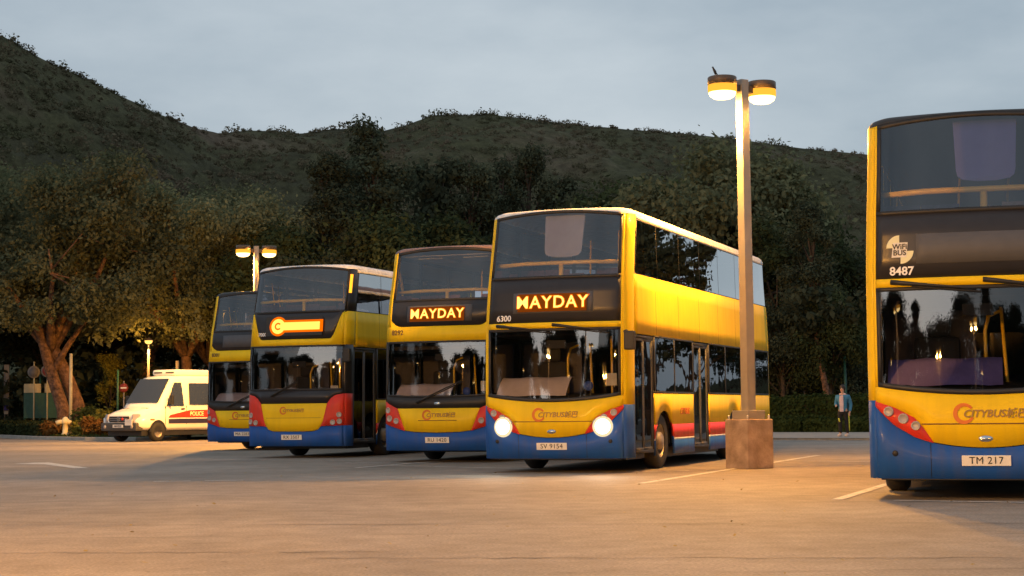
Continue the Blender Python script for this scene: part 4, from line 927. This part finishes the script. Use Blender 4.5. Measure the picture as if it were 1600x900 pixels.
for (px, py, Y, k, vr, wx, lf, lb) in TR:
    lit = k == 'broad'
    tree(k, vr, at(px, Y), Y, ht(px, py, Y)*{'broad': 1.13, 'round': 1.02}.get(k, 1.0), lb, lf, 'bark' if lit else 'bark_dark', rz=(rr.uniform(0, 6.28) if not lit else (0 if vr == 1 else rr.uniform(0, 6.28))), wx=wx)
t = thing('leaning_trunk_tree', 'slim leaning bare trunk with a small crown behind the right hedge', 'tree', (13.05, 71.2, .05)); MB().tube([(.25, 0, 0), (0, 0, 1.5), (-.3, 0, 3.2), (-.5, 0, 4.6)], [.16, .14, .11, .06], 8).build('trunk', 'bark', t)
rng = np.random.default_rng(4); cs = [np.array([-.5, 0, 4.8])+rng.normal(size=3)*np.array([.9, .7, .5]) for _ in range(9)]; link('crown', quad_mesh(clumps(cs, [.6]*9, 260, .17, rng)), 'leaf_dark', t)
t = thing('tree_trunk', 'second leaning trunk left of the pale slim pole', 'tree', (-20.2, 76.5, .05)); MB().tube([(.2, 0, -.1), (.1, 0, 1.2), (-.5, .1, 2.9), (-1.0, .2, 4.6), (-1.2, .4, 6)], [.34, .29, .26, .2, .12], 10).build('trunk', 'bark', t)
MB().tube([(-.45, .1, 2.8), (.3, .3, 4.2), (1.1, .4, 5.3)], [.17, .13, .07], 8).build('limb', 'bark', t)
cs = [np.array([-.9, .4, 6])+rng.normal(size=3)*np.array([1.6, 1.2, .7]) for _ in range(16)]; link('crown', quad_mesh(clumps(cs, [.8]*16, 230, .17, rng)), 'leaf_olive', t)
# trees seen only in reflections: right of the frame and behind the viewer
for i, (x, y, k, h) in enumerate(((30, 76, 'sparse', 5.5), (34, 80, 'sparse', 5.8), (41, 82, 'sparse', 5.6), (17.0, 48.6, 'sparse', 7.0), (15.6, 49.8, 'sparse', 6.3), (21, 55, 'sparse', 7.6))):
    tree(k, i % 2, x, y, h, 'tree standing right of the view beyond the nearest bus', 'leaf_dark', rz=i*1.3, group='trees right of the view')
for i in range(34):
    a = R(150+i*6.9); d = 72+9*math.sin(i*2.1); x, y = -6+d*math.cos(a), 8+d*math.sin(a)
    tree(('round', 'tall', 'round')[i % 3], i % 3, x, y, 15.5+3*math.sin(i*1.7), 'dark tree on the far side of the car park behind the viewer', 'leaf_dark', rz=i*1.1, wx=1.5, group='trees behind the viewer')

def leaf_box(nm, label, cat, p0, p1, depth, z0, z1, leaf, n, size=.07, group=None, seed=1):
    rng = np.random.default_rng(seed); p0 = np.array(p0, float); p1 = np.array(p1, float); d = p1-p0; ln = np.linalg.norm(d); d /= ln; nn = np.array([-d[1], d[0]]); nn = nn if nn[1] > 0 else -nn
    t = thing(nm, label, cat, (p0[0], p0[1], 0), math.atan2(d[1], d[0]), group)
    MB().rbox(.06, ln-.06, .06, depth-.06, z0, z1-.05, .05).build('core', 'twig', t)
    face = rng.choice(5, n, p=[.5, .34, .04, .04, .08]); u = rng.uniform(0, ln, n); v = rng.uniform(0, depth, n); w = rng.uniform(z0, z1, n); e = .06*rng.normal(size=n)
    hh = z1+.035*np.sin(u*2.3+seed)+.025*np.sin(u*5.1)
    P = np.zeros((n, 3)); Nn = np.zeros((n, 3))
    for k in range(5):
        q = face == k
        if k == 0: P[q] = np.stack([u[q], e[q], w[q]], 1); Nn[q] = (0, -1, .3)
        if k == 1: P[q] = np.stack([u[q], v[q], hh[q]+e[q]], 1); Nn[q] = (0, 0, 1)
        if k == 2: P[q] = np.stack([e[q], v[q], w[q]], 1); Nn[q] = (-1, 0, .3)
        if k == 3: P[q] = np.stack([ln+e[q], v[q], w[q]], 1); Nn[q] = (1, 0, .3)
        if k == 4: P[q] = np.stack([u[q], depth+e[q], w[q]], 1); Nn[q] = (0, 1, .3)
    link('foliage', quad_mesh(quads(P, Nn+rng.normal(size=(n, 3))*.5, size*rng.uniform(.6, 1.4, n), .6, rng)), leaf, t)
mat('twig', (.018, .020, .010), .95)
leaf_box('hedge', 'low clipped front hedge nearest the bus with headlights on', 'hedge', (8.0, 67.2), (10.9, 65.1), .9, .05, .52, 'leaf_hedge', 5000, seed=1, group='clipped hedges')
leaf_box('hedge', 'low clipped front hedge behind the standing person', 'hedge', (11.05, 65.0), (16.5, 61.0), .9, .05, .52, 'leaf_hedge', 8000, seed=2, group='clipped hedges')
leaf_box('hedge', 'taller clipped hedge at the back of the right verge', 'hedge', (7.6, 70.2), (18, 63.6), 1.2, .05, 1.36, 'leaf_hedge', 16000, seed=3, group='clipped hedges')
leaf_box('hedge', 'low green hedge along the kerb at the far left', 'hedge', (-25.2, 81.8), (-19.8, 71.6), .9, .05, .62, 'leaf_mid', 9000, seed=4)
leaf_box('hedge', 'pale flowering hedge far back under the spreading trees', 'hedge', (-36, 96), (-14, 92), 1.5, .05, 2.0, 'leaf_hedge', 12000, .12, seed=6)
def shrub(x, y, r, h, leaf, label, n=1500, seed=0, size=.09):
    rng = np.random.default_rng(seed+50); t = thing('shrub', label, 'shrub', (x, y, .1), 0, 'shrubs in the planting bed'); k = 9
    cs = [np.array([rng.uniform(-.6, .6)*r, rng.uniform(-.6, .6)*r, h*rng.uniform(.35, .75)]) for _ in range(k)]
    V = clumps(cs, [h*.36]*k, n/k/(h*.36)**1.6, size, rng, .85); link('foliage', quad_mesh(V), leaf, t); st = MB()
    for c in cs: st.tube([(c[0]*.2, c[1]*.2, -.1), c], [.02, .008], 5)
    st.build('stems', 'bark_dark', t)
for i, (x, y, r, h, lf, lb) in enumerate(((-19.2, 71.6, .55, .72, 'leaf_copper', 'copper leaved shrub left of the fire hydrant'), (-17.6, 70.4, .6, .85, 'leaf_yellow', 'yellowish shrub just right of the fire hydrant'), (-16.9, 69.2, .55, .75, 'leaf_copper', 'copper shrub right of the yellowish one, beside the van'), (-16.1, 68.0, .6, .7, 'leaf_copper', 'copper shrub touching the bumper of the van'),
        (-18.1, 73.8, .9, 1.25, 'leaf_light', 'large green shrub behind the fire hydrant'), (-17.0, 72.2, .9, 1.2, 'leaf_yellow', 'large pale green shrub left of the van bonnet'), (-20.4, 78.5, .9, .9, 'leaf_light', 'low green shrub under the leaning trunk'), (-15.6, 71.0, .8, 1.2, 'leaf_light', 'green shrub behind the van windscreen'))):
    shrub(x, y, r, h, lf, lb, seed=i)
# ground-level mass under the trees
rng = np.random.default_rng(8); n = 700; X_ = rng.uniform(-48, 34, n); Y_ = 84+rng.uniform(0, 16, n); X_[:260] = rng.uniform(8, 26, 260); Y_[:260] = 74+rng.uniform(0, 12, 260)
cs = [np.array([X_[i], Y_[i], rng.uniform(.3, 3.2)]) for i in range(n)]
tag(link('undergrowth', quad_mesh(clumps(cs, rng.uniform(.8, 1.6, n), 60, .26, rng)), 'leaf_dark'), 'dark undergrowth massed below the trees', 'undergrowth', kind='stuff')
# grass blades on the bed
rng = np.random.default_rng(12); n = 15000; gx = rng.uniform(-34, -13, n); gy = 66+rng.uniform(0, 26, n); ok = gy > np.interp(gx, [-40, -30, -24, -19.6, -16.5, -14.3, -12.6], [101, 89, 79.6, 71.3, 67, 66, 67]); gx, gy = gx[ok], gy[ok]
V = quads(np.stack([gx, gy, np.full(len(gx), .15)], 1), np.stack([rng.normal(size=len(gx)), rng.normal(size=len(gx)), .4*np.ones(len(gx))], 1), .10*rng.uniform(.6, 1.5, len(gx)), .35, rng)
tag(link('grass', quad_mesh(V), 'leaf_light'), 'short grass of the planting bed', 'grass', kind='stuff')
# fallen leaves and grit on the tarmac
mat('fallen_leaf', (.30, .22, .07), .8, var=.3)
rng = np.random.default_rng(2); n = 140; P = np.stack([rng.uniform(-6, 7, n), rng.uniform(10, 30, n), np.full(n, .012)], 1)
tag(link('fallen_leaves', quad_mesh(quads(P, np.array([0, 0, 1.])+rng.normal(size=(n, 3))*.25, .022*rng.uniform(.5, 1.5, n), .6, rng)), 'fallen_leaf'), 'scattered dry leaves on the tarmac', 'leaves', kind='stuff')

# ------------------------------------------------------------------ hills
def hillmat():
    m = bpy.data.materials.new('hillside'); m.use_nodes = True; t = m.node_tree; b = t.nodes['Principled BSDF']; c = t.nodes.new('ShaderNodeTexCoord')
    def nz(s, d, r): q = t.nodes.new('ShaderNodeTexNoise'); q.inputs['Scale'].default_value = s; q.inputs['Detail'].default_value = d; q.inputs['Roughness'].default_value = r; t.links.new(c.outputs['Object'], q.inputs['Vector']); return q
    r1 = t.nodes.new('ShaderNodeValToRGB'); e = r1.color_ramp.elements; e[0].position = .35; e[0].color = (.064, .060, .036, 1); e[1].position = .7; e[1].color = (.160, .116, .084, 1); k = e.new(.52); k.color = (.096, .094, .050, 1)
    t.links.new(nz(.018, 10, .65).outputs[0], r1.inputs[0])
    r2 = t.nodes.new('ShaderNodeValToRGB'); r2.color_ramp.elements[0].position = .3; r2.color_ramp.elements[0].color = (.5, .5, .5, 1); r2.color_ramp.elements[1].position = .7; r2.color_ramp.elements[1].color = (1.3, 1.3, 1.3, 1); t.links.new(nz(.35, 8, .7).outputs[0], r2.inputs[0])
    mx_ = t.nodes.new('ShaderNodeMix'); mx_.data_type = 'RGBA'; mx_.blend_type = 'MULTIPLY'; mx_.inputs[0].default_value = 1; t.links.new(r1.outputs[0], mx_.inputs[6]); t.links.new(r2.outputs[0], mx_.inputs[7]); t.links.new(mx_.outputs[2], b.inputs['Base Color'])
    b.inputs['Roughness'].default_value = 1; b.inputs['Specular IOR Level'].default_value = .1
    bp = t.nodes.new('ShaderNodeBump'); bp.inputs['Strength'].default_value = 1; bp.inputs['Distance'].default_value = 1.2; t.links.new(nz(.5, 8, .7).outputs[0], bp.inputs['Height']); t.links.new(bp.outputs[0], b.inputs['Normal']); MATS['hillside'] = m
hillmat()
RID = [(-2600, 250, 300), (-1500, 60, 290), (-700, -60, 285), (-300, -60, 285), (-120, 5, 290), (0, 52, 298), (60, 86, 305), (150, 130, 318), (240, 172, 335), (300, 196, 350), (340, 207, 362), (380, 203, 372), (430, 203, 380), (470, 206, 386), (520, 199, 392), (560, 199, 396), (600, 203, 398), (640, 192, 400), (680, 177, 402), (730, 177, 404), (770, 176, 405), (840, 184, 408), (900, 192, 410), (1000, 202, 412), (1080, 208, 415), (1150, 213, 417), (1215, 224, 420), (1290, 233, 424), (1360, 241, 428), (1480, 262, 432), (1600, 300, 436), (1800, 400, 440), (2050, 520, 446), (2400, 600, 450), (3200, 632, 455)]
def fbm(x, y, seed=0):
    r = np.random.default_rng(seed); s = np.zeros_like(x)
    for k in range(6):
        f_ = .016*2**k; a, b_, c_, d_ = r.uniform(0, 6.28, 4); th = r.uniform(0, 3.14); u = x*math.cos(th)+y*math.sin(th); v = -x*math.sin(th)+y*math.cos(th)
        s += (np.sin(u*f_*6+a+1.3*np.sin(v*f_*4+b_))*np.sin(v*f_*6.5+c_))/(1.7**k)
    return s
sx = np.array([q[0] for q in RID], float)
def ridge(px):
    py = np.interp(px, sx, [q[1] for q in RID]); Y = np.interp(px, sx, [q[2] for q in RID]); X = (px-800)/2670*Y
    return X, Y, 1.06+((641.5-.0105*(px-500))-py)/2670*Y*1.002
NS, NT = 520, 90
pxs = np.interp(np.linspace(0, 1, NS), [0, .1, .85, 1], [-2600, -250, 1850, 3200])
def hill_pt(px, t):
    X, Y, Z = ridge(px); Y0 = 122.; tt = np.minimum(t, 1.); yy = Y0+(Y-Y0)*t; xx = X/Y*yy*np.where(t < 1, 1, 1)
    front = Z*(.10*tt+.90*tt**1.45); back = Z*np.maximum(0, 1-((t-1)/.6)**1.2*1.0) if np.any(t > 1) else Z
    z = np.where(t <= 1, front, np.where(t > 1, Z*np.maximum(-.02, 1-np.maximum(0, t-1)*1.7), front))
    amp = 5.5*np.clip(np.sin(np.pi*np.clip(t, 0, 1))**.8, 0, 1)+.25
    return xx, yy, z + amp*fbm(xx, yy, 5)*.55*np.clip(t*4, 0, 1) - .5*(t <= 0)
ts = np.concatenate([np.linspace(0, 1, NT-14), np.linspace(1.03, 1.6, 14)])
PX, TT = np.meshgrid(pxs, ts); hx, hy, hz_ = hill_pt(PX.ravel(), TT.ravel())
V = np.stack([hx, hy, hz_], 1); idx = np.arange(NT*NS).reshape(NT, NS); F = np.stack([idx[:-1, :-1], idx[:-1, 1:], idx[1:, 1:], idx[1:, :-1]], -1).reshape(-1, 4)
me = bpy.data.meshes.new('hill'); me.from_pydata(V.tolist(), [], F.tolist()); me.polygons.foreach_set('use_smooth', [True]*len(F)); me.update(); tag(link('hill', me, 'hillside'), kind='structure')
rng = np.random.default_rng(21); n = 9000
bp_ = rng.uniform(-350, 1750, n); bt_ = rng.uniform(.12, 1.0, n)**.8; sz = rng.uniform(.3, .95, n)*np.where(rng.uniform(size=n) < .10, 2.0, 1)
dens = fbm(bp_*.4, bt_*160, 9); keep = dens > -.9+rng.uniform(-.8,.8,n); bp_, bt_, sz = bp_[keep], bt_[keep], sz[keep]
ex = [(15, 2.2), (40, 1.6), (92, 2.0), (120, 1.3), (30, 1.3), (355, 2.2), (368, 2.4), (425, 1.9), (440, 2.0), (505, 1.5), (520, 1.8), (535, 2.6), (550, 2.6), (565, 2.4), (590, 1.5), (640, 1.4), (665, 1.5), (683, 2.6), (694, 2.4), (705, 2.2), (716, 1.8), (752, 2.4), (764, 2.2), (776, 2.0), (800, 1.6), (815, 1.9), (828, 1.7), (845, 1.5), (888, 1.7), (905, 1.8), (918, 1.6), (960, 1.4), (1015, 1.4), (1040, 1.3), (1150, 1.4), (1207, 2.2), (1216, 2.4), (1224, 1.8), (1290, 1.2), (1310, 1.1), (1340, 1.2)]
bp_ = np.concatenate([bp_, [e[0] for e in ex], rng.uniform(-100, 1400, 110)]); bt_ = np.concatenate([bt_, np.full(len(ex), 1.), np.full(110, .998)]); sz = np.concatenate([sz, [e[1]*.66 for e in ex], rng.uniform(.3, .7, 110)])
qx, qy, qz = hill_pt(bp_, bt_); cs = np.stack([qx, qy, qz+sz*.3], 1); m_ = 46; n = len(cs)
d = rng.normal(size=(n, m_, 3)); d /= np.linalg.norm(d, axis=2, keepdims=True); p = cs[:, None, :]+d*(sz[:, None, None]*rng.uniform(.4, 1.1, (n, m_, 1)))*np.array([1.15, 1.15, .8])
V = quads(p.reshape(-1, 3), (d*.8+rng.normal(size=d.shape)*.4+np.array([0, 0, .4])).reshape(-1, 3), np.repeat(.12+sz*.12, m_)*rng.uniform(.6, 1.3, n*m_), .7, rng)
tag(link('hillside_scrub', quad_mesh(V), 'scrub_leaf'), 'scrub bushes covering the hillside', 'scrub', kind='stuff')

# ------------------------------------------------------------------ person by the hedge
mat('skin', (.55, .33, .24), .6); mat('hair', (.02, .014, .012), .6); mat('jacket', (.045, .20, .36), .8, var=.15); mat('jacket_pale', (.62, .48, .52), .8); mat('trousers', (.012, .012, .016), .85); mat('stripe', (.55, .60, .06), .7); mat('shoe', (.62, .52, .48), .7)
def skinned(name, V, E, rad, m, parent, root=0, sub=2):
    me = bpy.data.meshes.new(name); me.from_pydata(V, E, []); o = link(name, me, m, parent); md = o.modifiers.new('skin', 'SKIN'); md.use_smooth_shade = True; sd = o.modifiers.new('sub', 'SUBSURF'); sd.levels = sub; sd.render_levels = sub
    for i, r in enumerate(rad): s = me.skin_vertices[0].data[i]; s.radius = (r, r) if not isinstance(r, tuple) else r; s.use_root = i == root
    return o
def person():
    t = thing('person', 'person in a blue jacket and dark trousers standing by the hedge', 'person', (10.62, 55.2, .06), R(-28)); s = .94
    V = [(0, 0, .88), (0, 0, 1.1), (0, 0, 1.34), (0, -.01, 1.45), (0, -.02, 1.53), (0, -.03, 1.62), (0, -.02, 1.70)]; rd = [.12, .12, .13, .05, .055, .085, .06]; E = [(i, i+1) for i in range(6)]
    def add(pts, rs, root):
        k = root
        for p, r in zip(pts, rs): V.append(p); rd.append(r); E.append((k, len(V)-1)); k = len(V)-1
        return k
    add([(-.10, 0, .82), (-.11, -.02, .46), (-.11, .02, .09), (-.11, -.12, .04)], [.085, .058, .042, .035], 0); add([(.10, 0, .82), (.12, .03, .46), (.12, .08, .09), (.13, -.06, .04)], [.085, .058, .042, .035], 0)
    for sg, el, wr in ((-1, (-.25, .02, 1.10), (-.17, -.20, 1.06)), (1, (.26, .06, 1.08), (.25, -.04, .84))):
        k = add([(sg*.19, .01, 1.38), el, wr], [.055, .042, .03], 2); d = (Vector(wr)-Vector(el)).normalized(); pm = Vector(wr)+d*.06; k = add([pm], [.026], k); sd = d.orthogonal().normalized()
        for j, ln in ((-1.5, .065), (-.5, .078), (.5, .072), (1.5, .058)): add([pm+sd*.016*j+d*.04, pm+sd*.018*j+d*(.04+ln*.6)+Vector((0, 0, -.01))], [.009, .008], k)
        add([Vector(wr)+d*.03+sd*.035, Vector(wr)+d*.07+sd*.055], [.010, .008], k)
    skinned('body', V, E, rd, 'skin', t, 0, 1)
    V2 = [(0, 0, .80), (0, 0, .95), (0, 0, 1.15), (0, 0, 1.34), (0, 0, 1.42)]; E2 = [(0, 1), (1, 2), (2, 3), (3, 4)]; r2 = [(.165, .15), (.17, .15), (.17, .145), (.175, .13), (.08, .08)]
    for sg, el, wr in ((-1, (-.25, .02, 1.10), (-.17, -.20, 1.06)), (1, (.26, .06, 1.08), (.25, -.04, .84))):
        k = len(V2); V2 += [(sg*.20, .01, 1.36), el, wr]; E2 += [(3, k), (k, k+1), (k+1, k+2)]; r2 += [.082, .068, .052]
    skinned('jacket', V2, E2, r2, 'jacket', t, 0, 1)
    MB().rbox(-.07, .07, -.17, -.12, .84, 1.40, .02).build('jacket_front', 'jacket_pale', t); MB().tube([(-.09, -.02, 1.43), (0, .07, 1.45), (.09, -.02, 1.43)], .045, 8).build('collar', 'jacket_pale', t)
    V3 = [(0, 0, .90), (-.10, 0, .80), (-.11, -.02, .46), (-.11, .02, .10), (.10, 0, .80), (.12, .03, .46), (.12, .08, .10)]; skinned('trousers', V3, [(0, 1), (1, 2), (2, 3), (0, 4), (4, 5), (5, 6)], [.13, .105, .078, .062, .105, .078, .062], 'trousers', t, 0, 1)
    MB().tube([(.195, -.01, .80), (.205, .02, .46), (.19, .07, .18)], .022, 6).build('leg_stripe', 'stripe', t); MB().tube([(-.13, -.10, .62), (-.09, -.10, .5)], .03, 6).build('trouser_mark', 'stripe', t)
    for x, y in ((-.11, -.03), (.125, .03)): MB().rbox(x-.05, x+.05, y-.16, y+.10, 0, .09, .03, sm=True).build('shoe', 'shoe', t)
    MB().lathe([(.0005, 1.775), (.05, 1.765), (.088, 1.72), (.1, 1.66), (.098, 1.61), (.085, 1.57)], 16).build('hair', 'hair', t).location = (0, .012, 0)
    fc = MB().tube([(0, -.11, 1.625), (0, -.135, 1.60), (0, -.115, 1.595)], [.008, .014, .01], 6)
    fc.build('nose', 'skin', t)
    for x in (-.035, .035): MB().rbox(x-.013, x+.013, -.118, -.108, 1.632, 1.645, .003).build('eye', 'hair', t)
    MB().rbox(-.022, .022, -.112, -.104, 1.565, 1.573, .003).build('mouth', 'sign_red', t)
    for o in t.children: pass
    t.scale = (s, s, s)
person()
